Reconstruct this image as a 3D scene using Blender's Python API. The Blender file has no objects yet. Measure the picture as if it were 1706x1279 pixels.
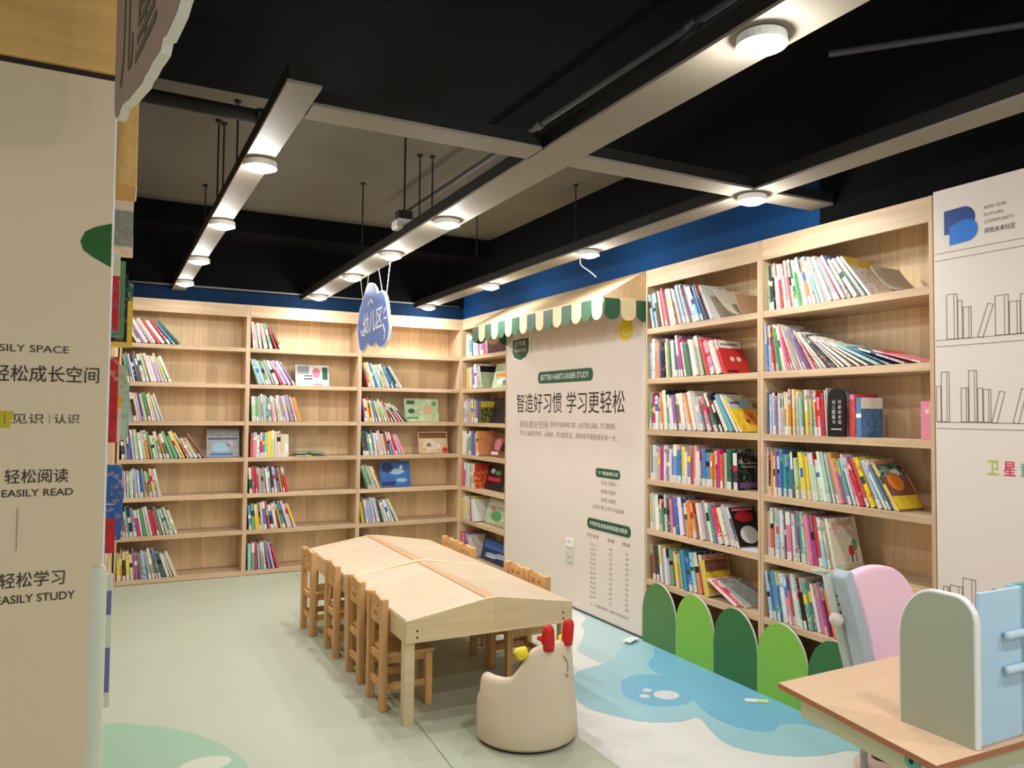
import bpy, bmesh, math, random
from mathutils import Vector, Matrix

PI = math.pi
S = bpy.context.scene
COL = bpy.context.scene.collection

# ------------------------------------------------------------------ camera, world, exposure
FPX = 1262.88
YAW, PIT, ROL, CAMH = math.radians(27.0313), math.radians(2.1834), math.radians(0.5495), 1.4583
fw = Vector((math.sin(YAW) * math.cos(PIT), math.cos(YAW) * math.cos(PIT), math.sin(PIT)))
r0 = Vector((math.cos(YAW), -math.sin(YAW), 0)); u0 = r0.cross(fw)
r_ = r0 * math.cos(ROL) + u0 * math.sin(ROL); u_ = -r0 * math.sin(ROL) + u0 * math.cos(ROL)
cd = bpy.data.cameras.new('camera'); cam = bpy.data.objects.new('camera', cd); COL.objects.link(cam)
cd.sensor_fit = 'HORIZONTAL'; cd.sensor_width = 36.0; cd.lens = FPX / 1706 * 36.0; cd.clip_start = 0.02
cam.matrix_world = Matrix(((r_.x, u_.x, -fw.x, 0), (r_.y, u_.y, -fw.y, 0), (r_.z, u_.z, -fw.z, CAMH), (0, 0, 0, 1)))
S.camera = cam

def lin(c):
    return tuple((x / 255 / 12.92) if x / 255 <= .04045 else ((x / 255 + .055) / 1.055) ** 2.4 for x in c)

wd = bpy.data.worlds.new('world'); S.world = wd; wd.use_nodes = True
wd.node_tree.nodes['Background'].inputs[0].default_value = (.97, .985, 1.0, 1)
wd.node_tree.nodes['Background'].inputs[1].default_value = 0.68
S.view_settings.view_transform = 'Standard'; S.view_settings.look = 'None'
S.view_settings.gamma = 1.0; S.view_settings.use_curve_mapping = False
S.view_settings.exposure = 0.08
LAMP_W, DOME_W = 3.1, 4.3

# ------------------------------------------------------------------ materials
MATS = {}
def mat(name, rgb, rough=.6, metal=0.0, spec=.4, emit=None, noise=0.0, nscale=20):
    if name in MATS: return MATS[name]
    m = bpy.data.materials.new(name); m.use_nodes = True
    nt = m.node_tree; b = nt.nodes['Principled BSDF']
    c = lin(rgb)
    b.inputs['Base Color'].default_value = (*c, 1); b.inputs['Roughness'].default_value = rough
    b.inputs['Metallic'].default_value = metal; b.inputs['Specular IOR Level'].default_value = spec
    if emit:
        b.inputs['Emission Color'].default_value = (*lin(emit[0]), 1); b.inputs['Emission Strength'].default_value = emit[1]
    if noise:
        tc = nt.nodes.new('ShaderNodeTexCoord'); n = nt.nodes.new('ShaderNodeTexNoise')
        n.inputs['Scale'].default_value = nscale; n.inputs['Detail'].default_value = 3
        nt.links.new(tc.outputs['Object'], n.inputs['Vector'])
        r = nt.nodes.new('ShaderNodeValToRGB')
        r.color_ramp.elements[0].position = .3; r.color_ramp.elements[1].position = .7
        r.color_ramp.elements[0].color = (*[x * (1 - noise) for x in c], 1)
        r.color_ramp.elements[1].color = (*[min(1, x * (1 + noise)) for x in c], 1)
        nt.links.new(n.outputs['Fac'], r.inputs['Fac']); nt.links.new(r.outputs['Color'], b.inputs['Base Color'])
    MATS[name] = m
    return m

def wood(name, rgb, dark=.78, axis='z', strip=.09, rough=.45, var=.16):
    """Light timber: fine grain stretched along one axis, glued strips of slightly different tone."""
    if name in MATS: return MATS[name]
    m = bpy.data.materials.new(name); m.use_nodes = True
    nt = m.node_tree; N = nt.nodes.new; L = nt.links.new; b = nt.nodes['Principled BSDF']
    b.inputs['Roughness'].default_value = rough; b.inputs['Specular IOR Level'].default_value = .35
    tc = N('ShaderNodeTexCoord')
    def mapped(sc):
        mp = N('ShaderNodeMapping'); mp.inputs['Scale'].default_value = sc
        L(tc.outputs['Object'], mp.inputs['Vector']); return mp
    i = 'xyz'.index(axis)
    gs = [38, 38, 38]; gs[i] = 2.2
    g = N('ShaderNodeTexNoise'); g.inputs['Scale'].default_value = 1; g.inputs['Detail'].default_value = 4; g.inputs['Distortion'].default_value = .4
    L(mapped(gs).outputs[0], g.inputs['Vector'])
    ss = [1 / strip] * 3; ss[i] = 1 / .62
    sn = N('ShaderNodeVectorMath'); sn.operation = 'FLOOR'; L(mapped(ss).outputs[0], sn.inputs[0])
    wn = N('ShaderNodeTexWhiteNoise'); L(sn.outputs[0], wn.inputs['Vector'])
    r = N('ShaderNodeValToRGB'); c = lin(rgb)
    r.color_ramp.elements[0].position = .28; r.color_ramp.elements[1].position = .62
    r.color_ramp.elements[0].color = (c[0] * dark, c[1] * dark * .96, c[2] * dark * .9, 1)
    r.color_ramp.elements[1].color = (*c, 1)
    L(g.outputs['Fac'], r.inputs['Fac'])
    mr = N('ShaderNodeMapRange'); mr.inputs['To Min'].default_value = 1 - var; mr.inputs['To Max'].default_value = 1 + var * .4
    L(wn.outputs['Value'], mr.inputs['Value'])
    mx = N('ShaderNodeVectorMath'); mx.operation = 'SCALE'
    L(r.outputs['Color'], mx.inputs[0]); L(mr.outputs[0], mx.inputs['Scale'])
    L(mx.outputs[0], b.inputs['Base Color'])
    MATS[name] = m
    return m

def book_material():
    m = bpy.data.materials.new('printed_cover'); m.use_nodes = True
    nt = m.node_tree; N = nt.nodes.new; L = nt.links.new; b = nt.nodes['Principled BSDF']
    b.inputs['Roughness'].default_value = .42; b.inputs['Specular IOR Level'].default_value = .35
    a = N('ShaderNodeAttribute'); a.attribute_name = 'col'
    a2 = N('ShaderNodeAttribute'); a2.attribute_name = 'ink'
    tc = N('ShaderNodeTexCoord')
    n = N('ShaderNodeTexNoise'); n.inputs['Scale'].default_value = 46; n.inputs['Detail'].default_value = 2
    L(tc.outputs['Object'], n.inputs['Vector'])
    r = N('ShaderNodeValToRGB'); r.color_ramp.elements[0].position = .52; r.color_ramp.elements[1].position = .58
    L(n.outputs['Fac'], r.inputs['Fac'])
    mu = N('ShaderNodeMath'); mu.operation = 'MULTIPLY'; L(r.outputs['Color'], mu.inputs[0]); L(a2.outputs['Alpha'], mu.inputs[1])
    mx = N('ShaderNodeMixRGB'); L(mu.outputs[0], mx.inputs[0]); L(a.outputs['Color'], mx.inputs[1]); L(a2.outputs['Color'], mx.inputs[2])
    L(mx.outputs[0], b.inputs['Base Color'])
    return m
M_BOOK = book_material()

W_SHELF = wood('shelf_timber', (218, 188, 152), axis='x', strip=.11)
W_BACK = wood('shelf_back_timber', (248, 218, 172), dark=.86, axis='z', strip=.10, var=.2)
W_SIDE = wood('shelf_side_timber', (218, 188, 152), axis='z', strip=.11)
W_TABLE = wood('table_birch', (208, 188, 160), dark=.93, axis='x', strip=.2, var=.05)
W_APRON = wood('table_frame_birch', (224, 204, 164), dark=.9, axis='x', strip=.2, var=.06)
W_STRIP = wood('table_ridge_beech', (208, 168, 122), dark=.86, axis='y', strip=.2, var=.08)
W_CHAIR = wood('chair_pine', (228, 178, 118), dark=.78, axis='z', strip=.12, var=.16)
W_AWN = wood('awning_timber', (232, 200, 150), dark=.86, axis='y', strip=.2, var=.08)
W_FASCIA = wood('fascia_timber', (232, 186, 110), dark=.84, axis='x', strip=.2, var=.1)
W_DESK = wood('desk_laminate', (222, 188, 154), dark=.95, axis='x', strip=.3, var=.03)
M_EDGE = mat('desk_edge_band', (176, 112, 76), .5)
M_CREAM = mat('cream_print_board', (226, 214, 202), .55)
M_PCREAM = mat('cream_end_board', (222, 200, 164), .55)
M_INK = mat('dark_print', (52, 40, 34), .6)
M_INKS = mat('soft_print', (150, 128, 112), .6)
M_LINE = mat('line_print', (128, 106, 92), .6)
M_GREEN = mat('badge_green', (34, 84, 56), .5)
M_LEAF = mat('leaf_green', (38, 92, 30), .5)
M_WHITE = mat('white_plastic', (238, 238, 232), .4)
M_BLACK = mat('black_paint', (10, 10, 11), .85, spec=.08)
M_SLAB = mat('bare_concrete', (102, 97, 82), .85, noise=.15, nscale=1.2)
M_NAVY = mat('navy_wall_paint', (10, 58, 104), .8, spec=.15)
M_BOARD = mat('grey_beige_board', (136, 126, 110), .7)
M_PIPE = mat('black_pipe_paint', (66, 66, 68), .5)
M_CHAN = mat('dark_channel', (34, 33, 30), .7, spec=.15)
M_RODM = mat('dark_steel', (50, 46, 40), .5, .6)
M_LAMP = mat('lamp_diffuser', (255, 255, 255), .5, emit=((255, 250, 240), 14.0))
M_PAGES = mat('book_pages', (236, 228, 210), .8)

# ------------------------------------------------------------------ geometry helpers
class MB:
    def __init__(self):
        self.v = []; self.f = []; self.m = []; self.cur = 0
    def face(self, idx): self.f.append(tuple(idx)); self.m.append(self.cur)
    def add(self, vs, fs):
        b = len(self.v); self.v += [tuple(v) for v in vs]
        for f in fs: self.face([b + i for i in f])
    def box(self, lo, hi):
        x0, y0, z0 = lo; x1, y1, z1 = hi
        self.add([(x0, y0, z0), (x1, y0, z0), (x1, y1, z0), (x0, y1, z0), (x0, y0, z1), (x1, y0, z1), (x1, y1, z1), (x0, y1, z1)],
                 [(0, 3, 2, 1), (4, 5, 6, 7), (0, 1, 5, 4), (1, 2, 6, 5), (2, 3, 7, 6), (3, 0, 4, 7)])
        return self
    def prism(self, poly, fn, d):
        """poly: 2-D outline (counter-clockwise seen along +normal); fn(a, b, c) -> 3-D; depth along c from 0 to d."""
        n = len(poly)
        vs = [fn(a, b, 0) for a, b in poly] + [fn(a, b, d) for a, b in poly]
        fs = [tuple(range(n - 1, -1, -1)), tuple(range(n, 2 * n))]
        for i in range(n): fs.append((i, (i + 1) % n, n + (i + 1) % n, n + i))
        self.add(vs, fs); return self
    def tube(self, pts, r, n=10, caps=True):
        pts = [Vector(p) for p in pts]; rs = r if isinstance(r, (list, tuple)) else [r] * len(pts)
        rings = []
        t0 = (pts[1] - pts[0]).normalized()
        a = t0.orthogonal().normalized()
        for i, p in enumerate(pts):
            t = (pts[min(i + 1, len(pts) - 1)] - pts[max(i - 1, 0)]).normalized()
            a = (a - t * a.dot(t)).normalized(); bb = t.cross(a)
            rings.append([p + (a * math.cos(2 * PI * k / n) + bb * math.sin(2 * PI * k / n)) * rs[i] for k in range(n)])
        vs = [q for rg in rings for q in rg]; fs = []
        for i in range(len(pts) - 1):
            for k in range(n):
                fs.append((i * n + k, i * n + (k + 1) % n, (i + 1) * n + (k + 1) % n, (i + 1) * n + k))
        if caps:
            fs.append(tuple(range(n - 1, -1, -1))); fs.append(tuple((len(pts) - 1) * n + k for k in range(n)))
        self.add(vs, fs); return self
    def lathe(self, prof, c=(0, 0, 0), n=32):
        vs = []; fs = []
        for r, z in prof:
            for k in range(n): vs.append((c[0] + r * math.cos(2 * PI * k / n), c[1] + r * math.sin(2 * PI * k / n), c[2] + z))
        for i in range(len(prof) - 1):
            for k in range(n): fs.append((i * n + k, i * n + (k + 1) % n, (i + 1) * n + (k + 1) % n, (i + 1) * n + k))
        if prof[0][0] > 1e-6: fs.append(tuple(range(n - 1, -1, -1)))
        if prof[-1][0] > 1e-6: fs.append(tuple((len(prof) - 1) * n + k for k in range(n)))
        self.add(vs, fs); return self
    def mesh(self, name, mats):
        me = bpy.data.meshes.new(name); me.from_pydata(self.v, [], self.f)
        for m in (mats if isinstance(mats, (list, tuple)) else [mats]): me.materials.append(m)
        me.polygons.foreach_set('material_index', self.m)
        bm = bmesh.new(); bm.from_mesh(me); bmesh.ops.recalc_face_normals(bm, faces=bm.faces); bm.to_mesh(me); bm.free()
        return me
    def build(self, name, mats, parent=None, bev=0, smooth=False, sub=0, loc=None):
        o = bpy.data.objects.new(name, self.mesh(name, mats)); COL.objects.link(o)
        if parent: o.parent = parent
        if loc: o.location = loc
        if smooth:
            for p in o.data.polygons: p.use_smooth = True
        if bev:
            md = o.modifiers.new('bevel', 'BEVEL'); md.width = bev; md.segments = 2; md.limit_method = 'ANGLE'
        if sub:
            md = o.modifiers.new('sub', 'SUBSURF'); md.levels = sub; md.render_levels = sub
        return o

def tag(o, label=None, cat=None, group=None, kind=None):
    if label: o['label'] = label
    if cat: o['category'] = cat
    if group: o['group'] = group
    if kind: o['kind'] = kind
    return o
def thing(name, label, cat, loc=(0, 0, 0), rz=0, group=None):
    o = bpy.data.objects.new(name, None); COL.objects.link(o); o.empty_display_size = .05
    o.location = loc; o.rotation_euler = (0, 0, rz)
    return tag(o, label, cat, group)
def copy_tree(root):
    c = root.copy(); COL.objects.link(c)
    for ch in list(root.children):
        d = ch.copy(); COL.objects.link(d); d.parent = c
        for g in list(ch.children):
            e = g.copy(); COL.objects.link(e); e.parent = d
    return c

def arc(cx, cy, r, a0, a1, n=8, ry=None):
    ry = ry or r
    return [(cx + r * math.cos(math.radians(a0 + (a1 - a0) * i / n)), cy + ry * math.sin(math.radians(a0 + (a1 - a0) * i / n))) for i in range(n + 1)]
def rrect(x0, y0, x1, y1, r, n=6):
    return arc(x1 - r, y1 - r, r, 0, 90, n) + arc(x0 + r, y1 - r, r, 90, 180, n) + arc(x0 + r, y0 + r, r, 180, 270, n) + arc(x1 - r, y0 + r, r, 270, 360, n)
def catmull(pts, n=5, closed=True):
    out = []; k = len(pts)
    for i in range(k if closed else k - 1):
        g = lambda j: Vector(pts[j % k]) if closed else Vector(pts[min(max(j, 0), k - 1)])
        p0, p1, p2, p3 = g(i - 1), g(i), g(i + 1), g(i + 2)
        for s in range(n):
            t = s / n
            q = .5 * ((2 * p1) + (p2 - p0) * t + (2 * p0 - 5 * p1 + 4 * p2 - p3) * t * t + (3 * p1 - p0 - 3 * p2 + p3) * t ** 3)
            out.append(tuple(q))
    return out
def area2(poly): return sum(poly[i][0] * poly[(i + 1) % len(poly)][1] - poly[(i + 1) % len(poly)][0] * poly[i][1] for i in range(len(poly)))
def ccw(poly): return poly if area2(poly) > 0 else poly[::-1]

class Plane:
    """A flat face in the room: o the origin, r the reading direction, u up; n points to the reader."""
    def __init__(s, o, r, u): s.o, s.r, s.u = Vector(o), Vector(r), Vector(u); s.n = s.r.cross(s.u)
    def __call__(s, a, b, c=0): return tuple(s.o + s.r * a + s.u * b + s.n * c)

def lettering(body, pl, a0, a1, b0, b1, m, parent, name='lettering', off=0.0, bold=0.0, th=.0012, tilt=0.0):
    """Raised print: body fitted in the box a0..a1 x b0..b1 of the plane (a1 None: natural width)."""
    cu = bpy.data.curves.new(name, 'FONT'); cu.body = body; cu.size = 1.0; cu.extrude = 0.0; cu.offset = bold; cu.resolution_u = 3
    t = bpy.data.objects.new(name, cu); COL.objects.link(t)
    dg = bpy.context.evaluated_depsgraph_get()
    me = bpy.data.meshes.new_from_object(t.evaluated_get(dg))
    bpy.data.objects.remove(t); bpy.data.curves.remove(cu)
    if not me.vertices: return None
    xs = [v.co.x for v in me.vertices]; ys = [v.co.y for v in me.vertices]
    sy = (b1 - b0) / (max(ys) - min(ys)); sx = sy if a1 is None else (a1 - a0) / (max(xs) - min(xs))
    x0, y0 = min(xs), min(ys)
    for v in me.vertices:
        a = a0 + (v.co.x - x0) * sx; b = b0 + (v.co.y - y0) * sy + tilt * (v.co.x - x0) * sx
        v.co = pl(a, b, th + off)
    me.materials.clear(); me.materials.append(m)
    o = bpy.data.objects.new(name, me); COL.objects.link(o)
    if parent: o.parent = parent
    return o
def decal(poly, pl, m, parent, name, off=0.0, th=.001):
    return MB().prism(ccw(poly), lambda a, b, c: pl(a, b, off + c), th).build(name, m, parent)
def stroke(pts, w):
    """2-D outline (list of quads) of a drawn line."""
    qs = []
    for (x0, y0), (x1, y1) in zip(pts[:-1], pts[1:]):
        d = Vector((x1 - x0, y1 - y0))
        if d.length < 1e-6: continue
        d.normalize(); n = Vector((-d.y, d.x)) * w / 2; e = d * w * .3
        qs.append([(x0 - e.x - n.x, y0 - e.y - n.y), (x1 + e.x - n.x, y1 + e.y - n.y), (x1 + e.x + n.x, y1 + e.y + n.y), (x0 - e.x + n.x, y0 - e.y + n.y)])
    return qs

# ------------------------------------------------------------------ the setting
XW, YB, YF = 3.031, 7.074, 2.03          # face of the wall units, face of the far units, end of the wall shelving
BD = .33                                  # depth of a bookcase
ZT = 2.485                                 # underside of the hanging light boards
ZC = 3.1
def struct(name, mb, m, parent=None, bev=0):
    o = mb.build(name, m, parent, bev)
    if not parent: o['kind'] = 'structure'
    return o

M_FLOOR = mat('pale_vinyl', (184, 190, 168), .42, noise=.03, nscale=1.5)
fl = struct('floor', MB().box((-1.2, -3.2, -.05), (3.6, 7.6, 0)), M_FLOOR)
wb_ = struct('wall_back', MB().box((-.6, 7.44, 0), (3.6, 7.54, ZC)), M_NAVY)
MB().box((-.42, 7.10, 2.402), (3.06, 7.44, 2.515)).build('navy_bulkhead', mat('navy_paint_shaded', (8, 36, 64), .8, spec=.15), wb_)  # same navy wall paint, with shade put in as a darker colour
MB().box((-.42, 7.098, 2.515), (3.06, 7.44, 2.92)).build('black_bulkhead', M_BLACK, wb_)
wr_ = struct('wall_right', MB().box((3.40, -3.2, 0), (3.5, 7.44, ZC)), M_BLACK)
MB().box((3.06, 2.64, 2.402), (3.40, 7.44, 2.74)).build('navy_bulkhead', M_NAVY, wr_)
bb = MB().box((3.06, -3.2, 2.412), (3.40, 2.64, ZC)); bb.box((3.06, 2.64, 2.74), (3.40, 7.44, ZC)); bb.build('black_bulkhead', M_BLACK, wr_)
struct('wall_left', MB().box((-.6, 2.06, 0), (-.42, 7.44, ZC)), M_BLACK)
cl = MB().box((-1.2, -3.2, ZC), (3.6, 4.10, ZC + .1)); cl.box((-1.2, 6.5, ZC), (3.6, 7.6, ZC + .1))
struct('ceiling', cl, M_BLACK)
struct('ceiling_slab', MB().box((-1.2, 4.10, ZC), (3.6, 6.5, ZC + .1)), M_SLAB)
struct('ceiling_beam', MB().box((-.42, 6.5, 2.92), (3.06, 7.44, ZC)), M_BLACK)
struct('baseboard_right', MB().box((XW - .006, YF, 0), (XW + .03, 6.05, .012)), mat('dark_baseboard', (60, 70, 66), .5))

# printed cloud-and-pond pattern of the vinyl floor
FP = Plane((0, 0, 0), (1, 0, 0), (0, 1, 0))
def floor_print(name, pts, rgb, z, sm=True, rough=.42):
    o = decal(catmull(pts, 6) if sm else pts, FP, mat('vinyl_' + name, rgb, rough), fl, 'printed_pattern', z, .0004)
    return o
floor_print('white', [(3.03, 5.05), (2.90, 4.9), (2.62, 4.30), (2.32, 3.75), (2.03, 3.24), (1.86, 2.95), (1.86, 2.6), (2.0, 2.1), (2.4, 1.9), (3.03, 1.9)], (222, 221, 215), .0002, sm=False)
floor_print('mist', [(3.03, 4.98), (2.979, 4.648), (2.852, 4.503), (2.80, 4.38), (2.70, 4.24), (2.61, 4.133), (2.519, 4.002), (2.524, 3.742), (2.60, 3.55), (3.03, 3.4)], (176, 202, 202), .0007)
floor_print('lagoon', [(3.03, 3.95), (2.62, 3.80), (2.524, 3.742), (2.308, 3.686), (2.143, 3.457), (2.080, 3.251), (2.131, 3.11), (2.231, 2.966), (2.383, 2.893), (2.495, 2.887), (2.45, 2.748), (2.418, 2.608), (2.482, 2.478), (2.635, 2.365), (2.834, 2.327), (3.03, 2.35)], (154, 196, 204), .0012)
floor_print('pond', [(3.03, 3.78), (2.883, 3.728), (2.749, 3.611), (2.711, 3.48), (2.745, 3.42), (2.589, 3.509), (2.435, 3.436), (2.345, 3.266), (2.389, 3.103), (2.53, 3.05), (2.628, 3.068), (2.581, 2.96), (2.565, 2.806), (2.616, 2.668), (2.707, 2.617), (2.80, 2.66), (2.896, 2.61), (3.03, 2.45)], (118, 178, 206), .0017)
for cx, cy, ra in ((2.545, 3.19, .062), (2.495, 3.285, .024), (2.432, 3.225, .026)):
    floor_print('pebble', [(cx + ra * math.cos(a) * 1.1, cy + ra * math.sin(a)) for a in [k * PI / 6 for k in range(12)]], (214, 212, 210), .0022)
floor_print('meadow', [(-.45, 4.0), (-.053, 4.034), (.093, 3.957), (.262, 3.809), (.416, 3.568), (.49, 3.294), (.46, 2.9), (.2, 2.6), (-.45, 2.6)], (152, 186, 158), .0002)
floor_print('daisy', [(.335 + .1 * math.cos(k * PI / 6), 3.40 + .07 * math.sin(k * PI / 6)) for k in range(12)], (200, 206, 186), .0007)
seam = MB()
for p, q in (((1.262, 3.45), (1.20, 2.2)), ((1.262, 3.45), (1.4, 7.0))):
    for quad in stroke([p, q], .004): seam.prism(ccw(quad), lambda a, b, c: (a, b, .0006 + c), .0003)
seam.build('vinyl_seam', mat('vinyl_seam', (120, 122, 104), .6), fl)

# ------------------------------------------------------------------ hanging light boards, downlights
def light_board(name, label, x0, x1, y0, y1, rz=0.0, h=.07):
    t = thing(name, label, 'light track', ((x0 + x1) / 2, (y0 + y1) / 2, ZT), rz, group='hanging light boards')
    hx, hy = (x1 - x0) / 2, (y1 - y0) / 2
    MB().box((-hx, -hy, 0), (hx, hy, .012)).build('board', M_BOARD, t, .002)
    MB().box((-hx + .006, -hy + .004, .0122), (hx - .006, hy - .004, h)).build('channel', M_CHAN, t)
    return t
light_board('light_track', 'short grey beige light board beside the cream end panel, four downlights under it', .378, .488, 2.40, 7.09, math.radians(1.15))
light_board('light_track', 'long grey beige light board over the table, cloud sign hanging from it', 1.43, 1.615, -2.8, 7.09)
light_board('light_track', 'long grey beige light board running above the striped awning wall', 2.53, 2.665, -2.8, 7.09)
cb = thing('light_track', 'wide grey beige cross board joining the three long light boards', 'light track', (1.8, 2.615, ZT), group='hanging light boards')
for x0, x1 in ((-1.262, -.376), (-.182, .726), (.868, 1.25)):
    MB().box((x0, -.067, .001), (x1, .067, .013)).build('board', M_BOARD, cb, .002)
    MB().box((x0, -.062, .0132), (x1, .062, .06)).build('channel', M_CHAN, cb)

def downlight_proto():
    t = thing('downlight', '', 'ceiling light', (0, 0, 0), group='downlights under the light boards')
    MB().lathe([(.055, 0), (.066, -.004), (.068, -.03), (.056, -.034), (.055, -.028)], n=24).build('rim', M_WHITE, t, smooth=False)
    MB().lathe([(.0, -.047), (.02, -.0455), (.04, -.041), (.052, -.034), (.0555, -.0285)], n=24).build('diffuser', M_LAMP, t, smooth=True)
    return t
LAMPS = []
dproto = downlight_proto(); dfirst = [True]
def downlight(x, y, label):
    t = dproto if dfirst[0] else copy_tree(dproto)
    dfirst[0] = False
    t.location = (x, y, ZT); t['label'] = label
    ld = bpy.data.lights.new('downlight_beam', 'AREA'); ld.shape = 'DISK'; ld.size = .105; ld.energy = LAMP_W; ld.color = (.985, .985, .985); ld.spread = math.radians(170)
    lo = bpy.data.objects.new('downlight_beam', ld); COL.objects.link(lo); lo.location = (0, 0, -.05); lo.parent = t
    pd = bpy.data.lights.new('downlight_glow', 'POINT'); pd.shadow_soft_size = .035; pd.energy = DOME_W; pd.color = (.985, .985, .985)
    po_ = bpy.data.objects.new('downlight_glow', pd); COL.objects.link(po_); po_.location = (0, 0, -.088); po_.parent = t
    return t
ORD = ['first', 'second', 'third', 'fourth', 'fifth', 'sixth', 'seventh', 'eighth', 'ninth', 'tenth', 'eleventh', 'twelfth', 'thirteenth', 'fourteenth', 'fifteenth', 'sixteenth', 'seventeenth', 'eighteenth', 'nineteenth', 'twentieth',
       'twenty-first', 'twenty-second', 'twenty-third', 'twenty-fourth', 'twenty-fifth', 'twenty-sixth', 'twenty-seventh', 'twenty-eighth', 'twenty-ninth', 'thirtieth', 'thirty-first', 'thirty-second', 'thirty-third', 'thirty-fourth', 'thirty-fifth', 'thirty-sixth']
for i, y in enumerate((6.54, 5.497, 4.361, 3.224)):
    downlight(.4015 + (6.54 - y) * .0208, y, 'round white downlight, %s from the far wall on the short light board' % ORD[i])
for i, y in enumerate((6.748, 5.621, 4.697, 3.736, 1.49, .35, -.9)):  # last two are out of view, added as fill light
    downlight(1.508, y, 'round white downlight, %s from the far wall on the board over the table' % ORD[i])
for i, y in enumerate((6.854, 5.459, 4.018, 2.617, .3, -1.1)):  # last two are unseen as well, put in to brighten the room
    downlight(2.585, y, 'round white downlight, %s from the far wall on the board by the awning' % ORD[i])

# ------------------------------------------------------------------ pipes, rods, sensor under the ceiling
t = thing('ceiling_pipe', 'thin black sprinkler pipe crossing the dark ceiling above the table board', 'pipe', (1.93, 3.9, 3.0))
P0 = (1.85, 5.55, 2.98); P1 = (1.93, 1.9, 2.98)
MB().tube([(-.03, 1.75, -.0), (.0, 0, -.0), (.07, -3.4, -.0)], .016, 10).build('pipe_run', M_PIPE, t, smooth=True)
for y in (-.4, -1.6, -2.0): MB().tube([(.0 - y * .02, y - .03, 0), (.0 - y * .02, y + .03, 0)], .024, 10).build('coupling', M_PIPE, t)
MB().tube([(.02, -1.62, -.02), (.02, -1.62, -.09)], [.012, .02], 8).build('sprinkler_head', M_PIPE, t)
t = thing('ceiling_pipe', 'thick black drain pipe with elbow close to the brightest downlight', 'pipe', (1.90, 1.9, 2.88))
MB().tube([(.0, -2.6, 0), (0, .35, 0), (0, .48, -.03), (-.01, .53, -.12)], .038, 14).build('pipe_run', M_PIPE, t, smooth=True)
MB().tube([(0, .26, 0), (0, .33, 0)], .048, 14).build('flange', M_PIPE, t)
t = thing('ceiling_pipe', 'black pipe with pale underside crossing above the short light board', 'pipe', (.2, 3.97, 2.95))
MB().tube([(-.6, 0, .01), (.5, .01, -.0)], .035, 12).build('pipe_run', M_CHAN, t, smooth=True)
MB().tube([(.36, .01, 0), (.4, .01, 0)], .045, 12).build('coupling', M_PIPE, t)
t = thing('ceiling_pipe', 'slim dark conduit slanting across the ceiling corner over the line-drawing panel', 'pipe', (3.0, 1.6, 2.95))
MB().tube([(-.45, .55, 0), (.35, -.35, 0)], .014, 8).build('pipe_run', M_PIPE, t, smooth=True)
t = thing('ceiling_pipe', 'grey conduit along the far wall just above the tall bookcases', 'pipe', (1.35, 7.08, 2.53))
MB().tube([(-1.7, 0, 0), (1.65, 0, 0)], .009, 8).build('pipe_run', mat('grey_conduit', (120, 122, 120), .5), t, smooth=True)

RODS = [(.434, 4.535, 2.60, 'beside the short board'), (.466, 4.568, 2.60, 'beside the short board, with hooked top'), (.495, 4.2, 2.60, 'near the black pipe end'), (.485, 5.899, 2.60, 'farther along the short board'),
        (1.486, 5.30, 2.66, 'alone left of the sensor box'), (1.64, 4.537, 2.60, 'above the table board, bent foot'), (1.72, 4.522, 2.60, 'above the table board near the pipe'), (2.507, 5.566, 2.72, 'in the middle of the bare slab'), (2.84, 4.589, 2.60, 'above the awning light board')]
for x, y, z, w in RODS:
    t = thing('hanger_rod', 'thin dark steel hanger rod from the slab, ' + w.replace('left of', 'beside'), 'rod', (x, y, ZC), group='hanger rods under the slab')
    MB().tube([(0, 0, 0), (0, 0, z - ZC)], .005, 6).build('rod', M_RODM, t)
    MB().lathe([(.018, 0), (.018, -.012), (.006, -.016)], n=10).build('anchor_cap', M_RODM, t)
t = thing('motion_sensor', 'small white ceiling sensor box with dark top near the table board', 'sensor', (1.46, 4.30, 2.60))
MB().prism(rrect(-.062, -.055, .062, .0, .014), lambda a, b, c: (a, c - .05, b), .10).build('body', M_WHITE, t)
MB().box((-.045, -.035, 0), (.04, .035, .055)).build('mount', mat('dark_mount', (40, 34, 30), .5), t)
MB().tube([(0, 0, .055), (0, 0, ZC - 2.6)], .006, 6).build('drop_rod', M_RODM, t)
t = thing('ceiling_cable', 'thin pale cable looping down behind the awning wall downlights', 'cable', (2.69, 4.5, 2.53))
MB().tube(catmull([(0, .9, .0), (.05, .7, .06), (.05, .45, .05), (.06, .35, -.0)], 6, False), .005, 6).build('cable', mat('pale_cable', (170, 180, 170), .5), t)
t = thing('ceiling_cable', 'pale cable dropping from a downlight onto the awning top', 'cable', (2.70, 4.30, 2.50))
MB().tube(catmull([(0, 0, 0), (.02, .02, -.04), (.06, -.03, -.09), (.10, -.05, -.13)], 6, False), .004, 6).build('cable', MATS['pale_cable'], t)

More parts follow.
